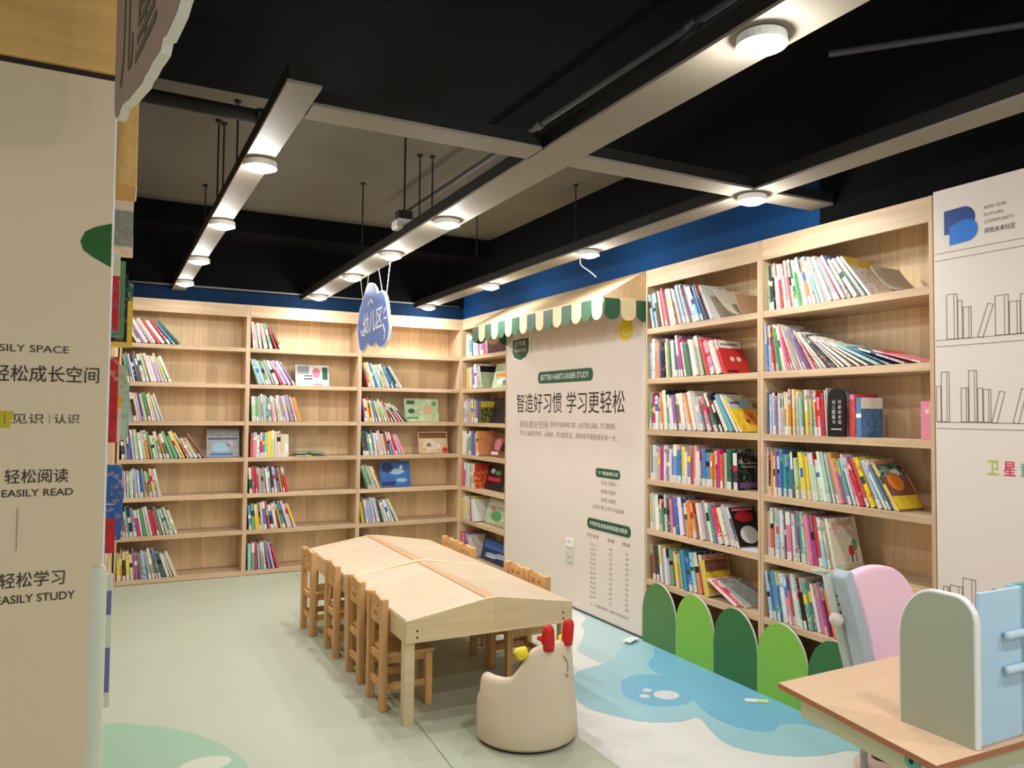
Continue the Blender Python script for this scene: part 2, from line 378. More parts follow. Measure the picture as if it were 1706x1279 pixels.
# ------------------------------------------------------------------ bookcases
ZS = [.04, .397, .72, 1.04, 1.36, 1.69, 2.015]
def bookcase(label, loc, rz, w, bays=1):
    t = thing('bookcase', label, 'bookcase', loc, rz, 'tall timber bookcases')
    pt = .018; D = BD
    for k in range(bays):
        a = k * w; b = a + w
        for x in (a, b - pt): MB().box((x, 0.0, 0), (x + pt, D - .012, 2.4)).build('side_panel', W_SIDE, t, .0015)
        MB().box((a, D - .012, .0), (b, D, 2.4)).build('back_panel', W_BACK, t)
        for i, z in enumerate(ZS):
            MB().box((a + pt, .002, z - .036), (b - pt, D - .012, z)).build('shelf', W_SHELF, t, .002)
        MB().box((a + pt, .001, 2.29), (b - pt, .019, 2.4)).build('header_board', W_SHELF, t, .0015)
        MB().box((a + pt, .019, 2.382), (b - pt, D - .012, 2.4)).build('top_board', W_SHELF, t)
    return t
BW = [1.018, 1.017, 1.046]; BX = [-.05, .968, 1.985]
bookcase('tall timber bookcase in the far corner beside the side shelf of protruding books', (BX[0], YB, 0), 0, BW[0])
bookcase('middle timber bookcase of the far wall', (BX[1], YB, 0), 0, BW[1])
bookcase('far wall timber bookcase behind the blue cloud sign', (BX[2], YB, 0), 0, BW[2])
bookcase('narrow-looking timber bookcase between the far corner and the awning wall', (XW, YB, 0), -PI / 2, 1.022)
bookcase('timber bookcase next to the awning wall, green picket fence before it', (XW, 4.02, 0), -PI / 2, 1.005)
bookcase('timber bookcase next to the line-drawing panel, black shelf sign in it', (XW, 3.012, 0), -PI / 2, .98)
XL = -.06
lb = bookcase('long timber bookcase seen edge-on behind the cream end panel', (XL, 2.04, 0), PI / 2, 1.006, 5)
MB().box((.0, -.072, 2.0), (.16, -.0005, 2.4)).build('header_board', W_FASCIA, lb, .002)

# ------------------------------------------------------------------ books
PAL = dict(W=(236, 233, 226), C=(226, 216, 190), G=(92, 160, 104), g=(38, 92, 66), T=(70, 158, 158), B=(54, 112, 184), b=(34, 48, 98), L=(156, 198, 218), R=(206, 46, 52), P=(228, 128, 152), M=(184, 40, 108),
           Y=(238, 206, 56), O=(232, 136, 56), N=(128, 84, 56), K=(34, 30, 34), S=(156, 158, 158), V=(122, 88, 152), A=(186, 208, 168), E=(216, 186, 146), Q=(198, 180, 208))
CN = dict(W='white', C='cream', G='green', g='dark green', T='teal', B='blue', b='navy', L='pale blue', R='red', P='pink', M='magenta', Y='yellow', O='orange', N='brown', K='black', S='grey', V='purple', A='pale green', E='tan', Q='lilac')
RND = random.Random(11)
def jit(c, a=14): return tuple(max(0, min(255, x + RND.uniform(-a, a))) for x in c)

class BookMesh:
    """Cover faces with two colours each: the paper colour and the ink printed on it (ink alpha = how much print)."""
    def __init__(s): s.v = []; s.f = []; s.c = []; s.i = []
    def quad(s, ps, c, ink, a):
        b = len(s.v); s.v += ps; s.f.append(tuple(range(b, b + len(ps)))); s.c.append((*lin(c), 1)); s.i.append((*lin(ink), a))
    def box(s, lo, hi, c, ink, a):
        x0, y0, z0 = lo; x1, y1, z1 = hi
        V = [(x0, y0, z0), (x1, y0, z0), (x1, y1, z0), (x0, y1, z0), (x0, y0, z1), (x1, y0, z1), (x1, y1, z1), (x0, y1, z1)]
        for q in [(0, 3, 2, 1), (4, 5, 6, 7), (0, 1, 5, 4), (1, 2, 6, 5), (2, 3, 7, 6), (3, 0, 4, 7)]: s.quad([V[k] for k in q], c, ink, a)
    def build(s, name, xf=None):
        me = bpy.data.meshes.new(name)
        me.from_pydata([tuple(xf @ Vector(p)) for p in s.v] if xf else s.v, [], s.f)
        me.materials.append(M_BOOK)
        for nm, src in (('col', s.c), ('ink', s.i)):
            at = me.attributes.new(nm, 'FLOAT_COLOR', 'CORNER'); flat = []
            for f, c in zip(s.f, src): flat += list(c) * len(f)
            at.data.foreach_set('color', flat)
        o = bpy.data.objects.new(name, me); COL.objects.link(o); return o

def cover_shell(bm, th, dp, h, key, label=True, xf=None, front=None):
    """One book into bm: origin at the lower spine corner, x thickness, y depth into the shelf, z height."""
    pm = RND.uniform(0, .34); pal = (206, 200, 188)
    base = jit(tuple(c * (1 - pm) + q * pm for c, q in zip(PAL[key], pal))); inkk = RND.choice([k for k in PAL if k != key]); ink = jit(PAL[inkk]); ink2 = jit(PAL[RND.choice('WWKYRBGC')])
    band = jit(PAL[RND.choice('WWKCYRBg')])
    e = .0012
    Q = lambda ps, c, i, a: bm.quad([tuple(xf @ Vector(p)) for p in ps] if xf else ps, c, i, a)
    z = [0]; cs = []
    if label: z.append(.042); cs.append(('lab', jit((222, 218, 208), 8)))
    z1 = h * RND.uniform(.45, .6); z.append(z1); cs.append(('m', base))
    z2 = z1 + h * RND.uniform(.1, .22); z.append(z2); cs.append(('b', band if RND.random() < .28 else base))
    z.append(h); cs.append(('m', base if RND.random() < .72 else jit((226, 220, 206))))
    for k in range(len(cs)):
        c = cs[k][1]; a = .2 if cs[k][0] == 'lab' else (.6 if cs[k][0] == 'm' and RND.random() < .3 else .06)
        Q([(0, 0, z[k]), (th, 0, z[k]), (th, 0, z[k + 1]), (0, 0, z[k + 1])], c, (60, 60, 60) if cs[k][0] == 'lab' else ink, a)
    fc = front or base
    for s0, x in ((0, th), (1, 0)):       # front and back boards, thin slabs
        xi = x - e if s0 == 0 else x + e
        zz = [0, h * .3, h * .72, h]
        for k in range(3):
            Q([(x, 0, zz[k]), (x, dp, zz[k]), (x, dp, zz[k + 1]), (x, 0, zz[k + 1])], fc if k != 2 or RND.random() < .6 else band, ink if k < 2 else ink2, .45 if s0 == 0 else .3)
        Q([(xi, e, 0), (xi, dp, 0), (xi, dp, h), (xi, e, h)], (225, 220, 210), ink, 0)
        Q([(x, dp, 0), (xi, dp, 0), (xi, dp, h), (x, dp, h)], base, ink, 0)
        Q([(x, 0, h), (x, dp, h), (xi, dp, h), (xi, 0, h)], base, ink, 0)
        Q([(x, 0, 0), (x, dp, 0), (xi, dp, 0), (xi, 0, 0)], base, ink, 0)
    return base
def pages_box(bm, th, dp, h, xf=None):
    b = BookMesh(); b.box((.0013, .002, .001), (th - .0013, dp - .0015, h - .001), (234, 226, 208), (200, 190, 170), .2)
    for p, f, c, i in zip([None] * len(b.f), b.f, b.c, b.i):
        ps = [b.v[k] for k in f]; bb = len(bm.v)
        bm.v += [tuple(xf @ Vector(q)) for q in ps] if xf else ps
        bm.f.append(tuple(range(bb, bb + len(ps)))); bm.c.append(c); bm.i.append(i)

def layout(n, u0, u1, t0, t1, h0, h1, pw=1.6):
    """Books side by side, leaning more along the row: list of (base, lean, thickness, height)."""
    rr = [RND.uniform(.55, 1.45) for _ in range(n)]
    hs = [h0 + (h1 - h0) * RND.random() for _ in range(n)]
    gp_ = [RND.choice((.0005, .001, .001, .0022, .004)) for _ in range(n)]
    jt = [RND.uniform(-.012, .012) for _ in range(n)]
    def run(k):
        out = []; R0 = R1 = None
        for i in range(n):
            th = max(.003, rr[i] * k); an = t0 + (t1 - t0) * (i / max(1, n - 1)) ** pw; an = math.radians(an) + (jt[i] if an > 2.5 else 0)
            an = max(0, an)
            if out: an = max(an, out[-1][1] - .006)
            b = max(u0, .0200 + hs[0] * math.sin(an)) if not out else max(p[0] + p[1] * math.tan(an) for p in (R0, R1)) + gp_[i]
            h = hs[i]
            R0 = (b + th * math.cos(an), th * math.sin(an)); R1 = (R0[0] - h * math.sin(an), R0[1] + h * math.cos(an))
            out.append((b, an, th, h))
        return out, R0[0]
    lo, hi = .002, .06
    for _ in range(40):
        m = (lo + hi) / 2
        if run(m)[1] > u1: hi = m
        else: lo = m
    return run(lo)[0]

class Bay:
    def __init__(s, loc, rz): s.loc = Vector(loc); s.rz = rz; s.M = Matrix.Translation(s.loc) @ Matrix.Rotation(rz, 4, 'Z')
    def at(s, u, d, z): return s.M @ Vector((u, d, z))
SHELF = {6: 'top shelf', 5: 'second shelf', 4: 'third shelf', 3: 'fourth shelf', 2: 'fifth shelf', 1: 'sixth shelf', 0: 'bottom shelf'}
def lean_word(a):
    a = math.degrees(a)
    return 'upright' if a < 6 else 'slightly leaning' if a < 15 else 'leaning' if a < 32 else 'slumped'
def book_thing(bay, z, b, key, label, group, dp, ins, front=None, lab=True):
    u, an, th, h = b
    bm = BookMesh(); cover_shell(bm, th, dp, h, key, lab, front=front)
    o = bm.build('book'); tag(o, label, 'book', group)
    o.location = bay.at(u, ins, z + .0008); o.rotation_euler = (0, -an, bay.rz)
    pg = BookMesh(); pages_box(pg, th, dp, h); p = pg.build('pages'); p.parent = o
    return o
NBOOK = [0]
LAST = {}
def row_things(bay, k, spec, where, group):
    n, u0, u1, t0, t1, h0, h1, keys, fronts = spec
    keys = keys.replace(' ', ''); n = len(keys)
    L = layout(n, u0, u1, t0, t1, h0, h1)
    for i, b in enumerate(L):
        dp = RND.uniform(.165, .205); ins = RND.uniform(.002, .030)
        fr = PAL[fronts] if (fronts and i == n - 1) else None
        lb_ = '%s book, %s, %s along the %s %s' % (CN[keys[i]], lean_word(b[1]), ORD[i], SHELF[k], where)
        LAST[where, k] = (book_thing(bay, ZS[k], b, keys[i], lb_, group, dp, ins, fr, lab=RND.random() < (.75 if k in (3, 4) else .45)), b[2], dp, b[3])
        NBOOK[0] += 1
    return L
bayA = Bay((XW, 4.02, 0), -PI / 2); bayB = Bay((XW, 3.012, 0), -PI / 2); bayN = Bay((XW, YB, 0), -PI / 2)
bayK = [Bay((x, YB, 0), 0) for x in BX]
ROWS_A = {6: (0, .022, .61, 13, 27, .225, .26, 'LWKWCRPWAAQRWLASQWLBbKW', None),
          5: (0, .024, .72, 1, 24, .20, .26, 'LWOBBKYAGWgVMAgWWAgRPWR', 'R'),
          4: (0, .024, .85, 2, 36, .20, .25, 'GMMWAOWTWVNWCOWQLWPGgKCTWY', 'Y'),
          3: (0, .026, .83, 0, 2, .19, .235, 'EBAAPMWSWBBBYWVRPCBBOObMRAgKK', 'K'),
          2: (0, .036, .85, 3, 24, .20, .24, 'EAAWGWKPVBWLOOONWSWGVRWQLK', 'S'),
          1: (0, .022, .60, 6, 15, .20, .24, 'NNKNWQWGOYAgBBLOPY', 'Y')}
ROWS_B = {6: (0, .022, .66, 4, 38, .235, .262, 'AGKWWRLPWgGAWOWLWSWSPWSWSW', None),
          5: (0, .024, .905, 3, 74, .225, .255, 'GBWLPRMGCWWPMRAWgVWPRWCKWCWCWLBQP', None),
          4: (0, .022, .43, 1, 4, .185, .235, 'GbLWVCWQECNEOOYWLQGKYAGWRPRWL', None),
          3: (0, .022, .81, 0, 32, .20, .25, 'WKOWVVBTTBgAYYYCAWWALOPVTWPRRYRLWBOY', 'N'),
          2: (0, .022, .475, 2, 13, .23, .255, 'ERWALWKPWVTAWPMRLAWC', 'C'),
          1: (0, .026, .475, 9, 17, .23, .255, 'LBBBLWPNCWGKTgWPVMBO', 'N')}
for k, s in ROWS_A.items(): row_things(bayA, k, s, 'beside the awning', 'books in the bay beside the awning')
for k, s in ROWS_B.items(): row_things(bayB, k, s, 'beside the line-drawing panel', 'books in the bay beside the line-drawing panel')

def elp(cx, cy, rx, ry): return [(cx + rx * math.cos(a * PI / 8), cy + ry * math.sin(a * PI / 8)) for a in range(16)]
def rcp(x0, y0, x1, y1): return [(x0, y0), (x1, y0), (x1, y1), (x0, y1)]
def cover_print(where, k, prints):
    o, th, dp, h = LAST[where, k]
    pl = Plane((th, 0, 0), (0, 1, 0), (0, 0, 1))
    for c, pts in prints:
        decal([(a * dp, b * h) for a, b in pts], pl, mat('print_%s' % c, PAL[c], .4), o, 'cover_print', .0003, .0004)
WA, WB = 'beside the awning', 'beside the line-drawing panel'
cover_print(WA, 5, [('W', rcp(.03, .74, .97, .97)), ('S', rcp(.12, .82, .8, .88)), ('C', elp(.42, .42, .09, .07)), ('C', elp(.68, .42, .09, .07)), ('K', rcp(.1, .03, .5, .08))])
cover_print(WA, 4, [('L', rcp(.04, .70, .96, .97)), ('R', rcp(.1, .82, .5, .9)), ('O', elp(.62, .38, .24, .2)), ('g', elp(.5, .3, .09, .06)), ('K', elp(.72, .45, .04, .03))])
cover_print(WA, 3, [('S', rcp(.2, .6, .8, .64)), ('S', rcp(.3, .7, .8, .73)), ('V', rcp(.1, .05, .9, .2))])
cover_print(WA, 2, [('K', rcp(.02, .02, .98, .98)), ]); 
o_, th_, dp_, h_ = LAST[WA, 2]
for c, pts in (('W', elp(.5, .3, .33, .22)), ('R', elp(.5, .75, .35, .14)), ('P', rcp(.1, .9, .9, .96))):
    decal([(a * dp_, b * h_) for a, b in pts], Plane((th_, 0, 0), (0, 1, 0), (0, 0, 1)), MATS['print_' + c] if 'print_' + c in MATS else mat('print_' + c, PAL[c], .4), o_, 'cover_print', .0008, .0004)
cover_print(WA, 1, [('N', rcp(.03, .66, .97, .98)), ('P', rcp(.1, .78, .9, .86)), ('O', elp(.4, .3, .3, .2)), ('C', rcp(.05, .02, .95, .08))])
cover_print(WB, 3, [('Y', rcp(.02, .02, .98, .30)), ('O', elp(.45, .6, .3, .2)), ('C', elp(.6, .8, .2, .08))])
cover_print(WB, 2, [('E', rcp(.15, .84, .85, .92)), ('R', elp(.66, .34, .10, .11)), ('G', elp(.80, .45, .09, .12)), ('A', rcp(.02, .02, .98, .09)), ('K', rcp(.62, .12, .66, .24)), ('g', rcp(.78, .12, .81, .3))])
cover_print(WB, 1, [('O', elp(.6, .55, .3, .25)), ('K', elp(.45, .15, .3, .1)), ('A', elp(.2, .6, .12, .2)), ('R', elp(.8, .2, .14, .1)), ('C', rcp(.1, .85, .8, .93))])

# extra books and things lying on the wall shelves
def loose_book(loc, rot, size, key, label, group, front=None):
    th, dp, h = size
    bm = BookMesh(); cover_shell(bm, th, dp, h, key, False, front=front); o = bm.build('book'); tag(o, label, 'book', group)
    pg = BookMesh(); pages_box(pg, th, dp, h); p = pg.build('pages'); p.parent = o
    o.location = loc; o.rotation_euler = rot; NBOOK[0] += 1
    return o
def curved_book(loc, rz, label, c1, c2, w=.24, dp=.19, rise=.13, t=.006):
    """A limp soft-cover book slumped in a curve against its neighbours."""
    o = thing('book', label, 'book', loc, rz, 'loose books on the wall shelves')
    for nm, off, col in (('cover', 0, c1), ('pages', .0035, (238, 232, 218))):
        mb = MB(); n = 12; top = []; bot = []
        for i in range(n + 1):
            s = i / n; x = w * s; z = rise * (1 - s) ** 1.8 + .002
            nx, nz = rise * 1.8 * (1 - s) ** .8 / w, 1; l = math.hypot(nx, nz)
            tt = t if nm == 'cover' else t + .004
            o0 = off if nm == 'cover' else -0.0045
            top.append((x + nx / l * o0, z + nz / l * o0 + .006)); bot.append((x - nx / l * (.001 if nm == 'cover' else .005), z - nz / l * (.001 if nm == 'cover' else .005) + .006))
        poly = top + bot[::-1]
        mb.prism(ccw(poly), lambda a, b, c: (a, .01 + c + (0 if nm == 'cover' else .001), b), dp if nm == 'cover' else dp - .002)
        mb.build(nm, mat(nm + '_%d%d%d' % tuple(int(q) for q in col), col, .6), o)
    return o
RZ = -PI / 2
curved_book(bayA.at(.62, .01, ZS[6]), RZ, 'limp cream soft-cover book slumped after the top shelf row beside the awning', (224, 212, 188), (150, 110, 80), .22, .2, .17)
curved_book(bayA.at(.79, .01, ZS[6]), RZ, 'limp tan soft-cover book curling at the end of top shelf beside the awning', (176, 138, 104), (150, 110, 80), .09, .2, .12)
curved_book(bayB.at(.665, .01, ZS[6]), RZ, 'limp grey soft-cover book slumped at the end of the top shelf over black sign', (206, 198, 180), (170, 160, 140), .15, .2, .13)
for i, (key, w) in enumerate((('W', 'white'), ('R', 'red and white'), ('C', 'cream'))):
    loose_book(bayA.at(.812 + .0275 * i, .005 + .012 * i, ZS[1] + .001), (0, -math.radians(66), RZ), (.0105, .19, .25), key,
               '%s magazine sliding down on the sixth shelf behind the picket fence' % w, 'magazines slid over on the sixth shelf', PAL['S'] if i == 2 else None)
loose_book(bayA.at(.983, .005, ZS[2] + .001), (0, -math.radians(90), RZ), (.006, .2, .125), 'W', 'white thin magazine lying flat at the end of the fifth shelf beside the awning', 'loose books on the wall shelves')
loose_book(bayB.at(.545, .02, ZS[4] + .001), (0, 0, RZ), (.03, .16, .20), 'R', 'thick red and grey book just past the black shelf sign', 'loose books on the wall shelves')
loose_book(bayB.at(.58, .02, ZS[4] + .001), (0, 0, RZ), (.028, .15, .185), 'B', 'thick blue book second past the black shelf sign', 'loose books on the wall shelves')
loose_book(bayB.at(.905, .02, ZS[4] + .001), (0, 0, RZ + math.radians(0)), (.045, .15, .165), 'P', 'lone pink and white book box standing against the line-drawing panel', 'loose books on the wall shelves')
t = thing('shelf_sign', 'black round-topped category sign with pale writing on the third shelf', 'sign', tuple(bayB.at(.435, .0, ZS[4] + .001)), RZ)
PS = Plane((0, 0, 0), (1, 0, 0), (0, 0, 1))
M_SIGNK = mat('black_acrylic', (22, 20, 22), .3)
MB().prism(ccw([(0, 0), (.10, 0)] + arc(.05, .185, .05, 0, 180, 12, .045)), lambda a, b, c: (a, c, b), .012).build('plate', M_SIGNK, t)
M_SIGNT = mat('pale_sign_print', (220, 208, 206), .5)
for kx, body in ((.028, '幼儿图画书'), (.062, '科普绘本馆')):
    for q, ch in enumerate(body): lettering(ch, PS, kx, kx + .018, .155 - q * .024, .174 - q * .024, M_SIGNT, t, 'lettering')
decal([(.022, .032), (.082, .032), (.082, .037), (.022, .037)], PS, M_SIGNT, t, 'underline')

# books seen on the left bookcase, standing out past its edge
bayL = Bay((XL, 2.04, 0), PI / 2)
LEFTB = [(.86, 6, .17, .07, 'R', 'S', 'red topped grey book'), (1.06, 6, .10, .072, 'G', 'C', 'small green and cream book'), (.51, 5, .23, .037, 'R', 'R', 'bright red book'), (.70, 5, .245, .051, 'T', 'G', 'tall teal book'), (.91, 5, .235, .06, 'b', 'K', 'dark purple black book'),
         (1.16, 5, .245, .078, 'Y', 'Y', 'bright yellow book'), (.46, 4, .25, .041, 'R', 'R', 'narrow red book'), (.70, 4, .24, .065, 'G', 'A', 'green picture book'), (.91, 4, .19, .073, 'L', 'L', 'pale blue book'), (.57, 4, .14, .05, 'W', 'W', 'small black and white patterned book'),
         (.70, 3, .24, .058, 'B', 'B', 'deep blue book'), (.91, 3, .15, .063, 'L', 'B', 'sky blue book'), (.46, 3, .14, .044, 'R', 'R', 'dark red book'), (.60, 2, .2, .03, 'K', 'K', 'black book')]
for i, (u, k, h, pr, key, fr, nm) in enumerate(LEFTB):
    bm = BookMesh(); cover_shell(bm, .02, .2, h, key, True, front=PAL[fr]); o = bm.build('book')
    tag(o, '%s sticking out of the edge-on side bookcase, %s' % (nm, SHELF[k]), 'book', 'books sticking out of the side bookcase')
    pg = BookMesh(); pages_box(pg, .02, .2, h); p = pg.build('pages'); p.parent = o
    o.location = bayL.at(u, -pr, ZS[k] + .001); o.rotation_euler = (0, 0 if key != 'Y' else 0, PI / 2); NBOOK[0] += 1

# covers turned to the room on the far bookcases
def face_out(bay, k, u0, u1, h, key, label, prints, lean=12):
    w = u1 - u0
    o = thing('book', label, 'book', tuple(bay.at(u0, .10, ZS[k] + .0045)), bay.rz, 'books shown cover-out on the far shelves')
    R = Matrix.Rotation(-math.radians(lean), 4, 'X')
    MB().box((0, 0, 0), (w, .008, h)).build('cover', mat('cover_' + CN[key].replace(' ', '_'), PAL[key], .4, noise=.25, nscale=18), o, .001)
    MB().box((.002, .0082, .002), (w - .002, .013, h - .002)).build('pages', M_PAGES, o)
    pl = Plane((0, 0, 0), (1, 0, 0), (0, 0, 1))
    for c, pts in prints:
        decal([(a * w, b * h) for a, b in pts], pl, mat('print_%s' % c, PAL[c], .4), o, 'cover_print')
    for ch in o.children: ch.rotation_euler = (-math.radians(lean), 0, 0)
    NBOOK[0] += 1
    return o
def el(cx, cy, rx, ry): return [(cx + rx * math.cos(a * PI / 8), cy + ry * math.sin(a * PI / 8)) for a in range(16)]
def rc(x0, y0, x1, y1): return [(x0, y0), (x1, y0), (x1, y1), (x0, y1)]
face_out(bayK[0], 3, .70, .976, .25, 'S', 'grey blue landscape cover facing out on the fourth shelf of the corner bookcase', [('b', rc(.05, .62, .95, .68)), ('L', el(.45, .35, .3, .18)), ('B', rc(.1, .05, .8, .14)), ('Q', el(.7, .45, .12, .12))])
face_out(bayK[1], 5, .44, .75, .20, 'W', 'white comic cover with red head facing out on the second shelf', [('S', rc(.05, .55, .4, .95)), ('P', el(.62, .62, .12, .25)), ('g', rc(.8, .3, .96, .9)), ('K', rc(.25, .3, .5, .36)), ('K', rc(.25, .45, .5, .5)), ('L', rc(.05, .08, .5, .2)), ('P', rc(.5, .02, .8, .1))])
face_out(bayK[2], 4, .49, .85, .235, 'A', 'pale green cover facing out on the third shelf behind cloud sign', [('g', rc(.06, .75, .3, .9)), ('E', el(.68, .5, .14, .22)), ('G', rc(.05, .1, .4, .2)), ('g', el(.2, .45, .1, .1)), ('G', el(.88, .78, .07, .12))])
face_out(bayK[2], 3, .64, .955, .22, 'E', 'tan and maroon cover facing out on the fourth shelf near the corner', [('N', rc(.03, .7, .97, .95)), ('C', el(.4, .4, .25, .25)), ('K', el(.35, .38, .08, .1)), ('R', el(.9, .15, .1, .13)), ('W', el(.65, .35, .08, .14))])
face_out(bayK[2], 2, .25, .56, .25, 'B', 'blue ocean cover facing out on the fifth shelf of the far wall', [('L', el(.55, .6, .25, .12)), ('b', el(.25, .75, .2, .2)), ('W', el(.7, .75, .05, .1)), ('b', rc(.05, .05, .5, .2)), ('L', el(.7, .25, .18, .08))])
for j, (key, nm, yy, dz, rz2) in enumerate((('K', 'black', .02, 0, 4), ('S', 'grey', .03, .0135, -5), ('G', 'green', .03, .027, 12))):
    bm = BookMesh(); cover_shell(bm, .0125, .2, .25, key, False); o = bm.build('book'); pg = BookMesh(); pages_box(pg, .0125, .2, .25); p = pg.build('pages'); p.parent = o
    tag(o, '%s book lying flat, fourth shelf of the middle far bookcase' % nm, 'book', 'books lying flat on the middle far bookcase')
    o.rotation_euler = (0, -PI / 2, math.radians(rz2)); o.location = bayK[1].at(.70, yy, ZS[3] + .0015 + dz); NBOOK[0] += 1

# the narrow bookcase by the awning: its turned covers
for k, u0, u1, h, key, nm, pr_ in ((5, .50, .94, .24, 'A', 'green and orange', [('O', rc(.1, .45, .9, .6)), ('W', el(.5, .25, .3, .12)), ('G', rc(.5, .1, .95, .3))]),
                             (4, .48, .87, .24, 'K', 'plain black', [('S', rc(.78, .1, .92, .9))]),
                             (3, .46, .83, .23, 'N', 'dark brown and pink', [('P', el(.4, .5, .2, .25)), ('K', el(.7, .4, .12, .2)), ('W', rc(.1, .08, .5, .2))]),
                             (2, .36, .75, .24, 'K', 'black and red', [('R', rc(.1, .35, .8, .5)), ('G', el(.6, .7, .15, .1)), ('W', el(.3, .75, .12, .1))]),
                             (1, .37, .82, .24, 'A', 'pale green white', [('G', el(.5, .35, .25, .2)), ('P', el(.3, .6, .12, .1)), ('W', rc(.1, .75, .9, .9))]),
                             (0, .29, .88, .21, 'b', 'glossy blue', [('B', rc(.05, .55, .9, .9)), ('L', el(.5, .3, .35, .08)), ('W', el(.35, .2, .2, .04)), ('Q', el(.7, .4, .15, .06))])):
    face_out(bayN, k, u0, u1, h, key, '%s cover turned outward, %s of the narrow corner bookcase' % (nm, SHELF[k]), pr_, 14)

# all remaining spines of the far bookcases
far = BookMesh()
def row_far(bay, k, n, u0, u1, t0, t1, h0, h1, keys):
    keys = keys.replace(' ', '')
    for i, b in enumerate(layout(n, u0, u1, t0, t1, h0, h1)):
        u, an, th, h = b
        xf = bay.M @ Matrix.Translation((u, RND.uniform(.004, .02), ZS[k] + .0008)) @ Matrix.Rotation(-an, 4, 'Y')
        cover_shell(far, th, .18, h, keys[i % len(keys)] if RND.random() < .75 else RND.choice('WCSLGRBYAQ'), RND.random() < .5, xf)
        pages_box(far, th, .18, h, xf)
FAR = [(0, 6, 11, .07, .46, 30, 42, .21, .25, 'WVQWQWRWRBg'), (0, 5, 14, .03, .40, 12, 22, .22, .26, 'GBWKCNWAWPWCAW'), (0, 4, 14, .03, .345, 10, 18, .22, .25, 'ASWKCPWAGWQWLC'), (0, 3, 24, .026, .69, 5, 36, .19, .26, 'KSBVLAWAOGAgGOgOGWYPEENN'), (0, 2, 17, .03, .345, 3, 13, .21, .25, 'PSQAAGAOWBSVPAAWA'), (0, 1, 19, .021, .48, 8, 20, .21, .26, 'OWLTKNMWGTgRRgWABWA'), (0, 0, 18, .0, .485, 2, 22, .2, .26, 'YOKGAVRBOLSONBKWAC'),
       (1, 6, 7, .03, .295, 5, 27, .20, .26, 'CWCEGWN'), (1, 5, 11, .045, .42, 18, 33, .22, .25, 'ALWGWAGRQQV'), (1, 4, 16, .047, .485, 3, 18, .21, .25, 'WKASALBPOCASKSQO'), (1, 3, 12, .039, .372, 0, 1.5, .2, .24, 'KPWSSAgACCEW'), (1, 2, 15, .04, .374, 4, 13, .21, .25, 'gRRRGSSWSKVVYNA'), (1, 1, 16, .043, .45, 4, 20, .21, .255, 'BGYYNWRMKWMVACTG'), (1, 0, 9, .04, .31, 1, 16, .22, .25, 'LPMGSQVQR'),
       (2, 5, 13, .042, .425, 18, 33, .22, .25, 'ROWBLWAAWBBbA'), (2, 4, 15, .03, .49, 9, 45, .2, .24, 'VWYRWBAGAWAWPWN'), (2, 3, 15, .035, .466, 8, 24, .2, .24, 'gKTAAWEOEGSPRQP'), (2, 2, 10, .029, .232, 20, 24, .22, .25, 'GGAgGWAYPO'), (2, 1, 13, .029, .41, 8, 26, .2, .25, 'YNOSLWQKAPWEE'), (2, 0, 7, .03, .27, 2, 10, .2, .24, 'TKWSNWC')]
for (bi, k, n, *r) in FAR: row_far(bayK[bi], k, n, *r)
for (k, n, u0, u1, t0, t1, h0, h1, keys) in ((6, 9, .1, .60, 0, 6, .2, .24, 'LBWASWVKN'), (5, 8, .11, .47, 3, 16, .2, .24, 'GAWQVWTA'), (4, 9, .03, .46, 0, 4, .2, .24, 'QQWYAYQVK'), (3, 8, .04, .44, 0, 6, .2, .24, 'WWSVTVYO'), (2, 6, .03, .34, 0, 5, .2, .24, 'BLWGAC'), (1, 7, .015, .35, 3, 10, .2, .24, 'YYWALGW'), (0, 6, .03, .27, 4, 14, .2, .23, 'RPMWVR')):
    row_far(bayN, k, n, u0, u1, t0, t1, h0, h1, keys)
fo = far.build('far_shelf_books'); tag(fo, 'rows of thin picture books with colourful spines on the far wall bookcases', 'books', 'books on the far bookcases', 'stuff')

# ------------------------------------------------------------------ printed wall board under the awning
PW = Plane((XW, 0, 0), (0, -1, 0), (0, 0, 1))                      # a = -y, b = z
t = wb = thing('printed_wall_board', 'large cream printed wall board under the striped awning', 'wall board', (0, 0, 0))
MB().box((XW, 4.024, .012), (XW + .03, 6.048, 2.395)).build('board', M_CREAM, wb, .002)
W_TXT = mat('white_print', (240, 244, 236), .5)
def pill(a0, a1, b0, b1, body, m=0):
    p = decal(rrect(a0, b0, a1, b1, (b1 - b0) * .42, 8), PW, M_GREEN, wb, 'title_badge', 0, .004)
    lettering(body, PW, a0 + (a1 - a0) * .06, a1 - (a1 - a0) * .06, b0 + (b1 - b0) * .27, b1 - (b1 - b0) * .27, W_TXT, p, off=.004, bold=.002)
pill(-5.463, -4.644, 1.70, 1.795, 'BETTER HABITS EASIER STUDY')
lettering('智造好习惯', PW, -5.845, -5.084, 1.462, 1.625, M_INK, wb, bold=.002)
lettering('学习更轻松', PW, -5.012, -4.248, 1.462, 1.625, M_INK, wb, bold=.002)
lettering('轻松成长空间', PW, -5.785, -5.30, 1.335, 1.395, M_INKS, wb)
lettering('用科学方法培养好习惯，让孩子爱上阅读，学习更轻松。', PW, -5.26, -4.345, 1.348, 1.392, M_INKS, wb)
lettering('专注儿童成长空间，从阅读、学习到生活，陪伴孩子轻松成长每一天。', PW, -5.785, -4.335, 1.268, 1.312, M_INKS, wb)
pill(-4.597, -4.30, 1.008, 1.070, '“小”星座俱乐部')
for i, (a0, a1, b) in enumerate(((-4.53, -4.34, .955), (-4.53, -4.34, .895), (-4.53, -4.34, .835), (-4.65, -4.25, .778))):
    lettering(('专注力提升', '阅读力提升', '自驱力提升', '让孩子爱上学习与阅读')[i], PW, a0, a1, b, b + .03, M_INKS, wb)
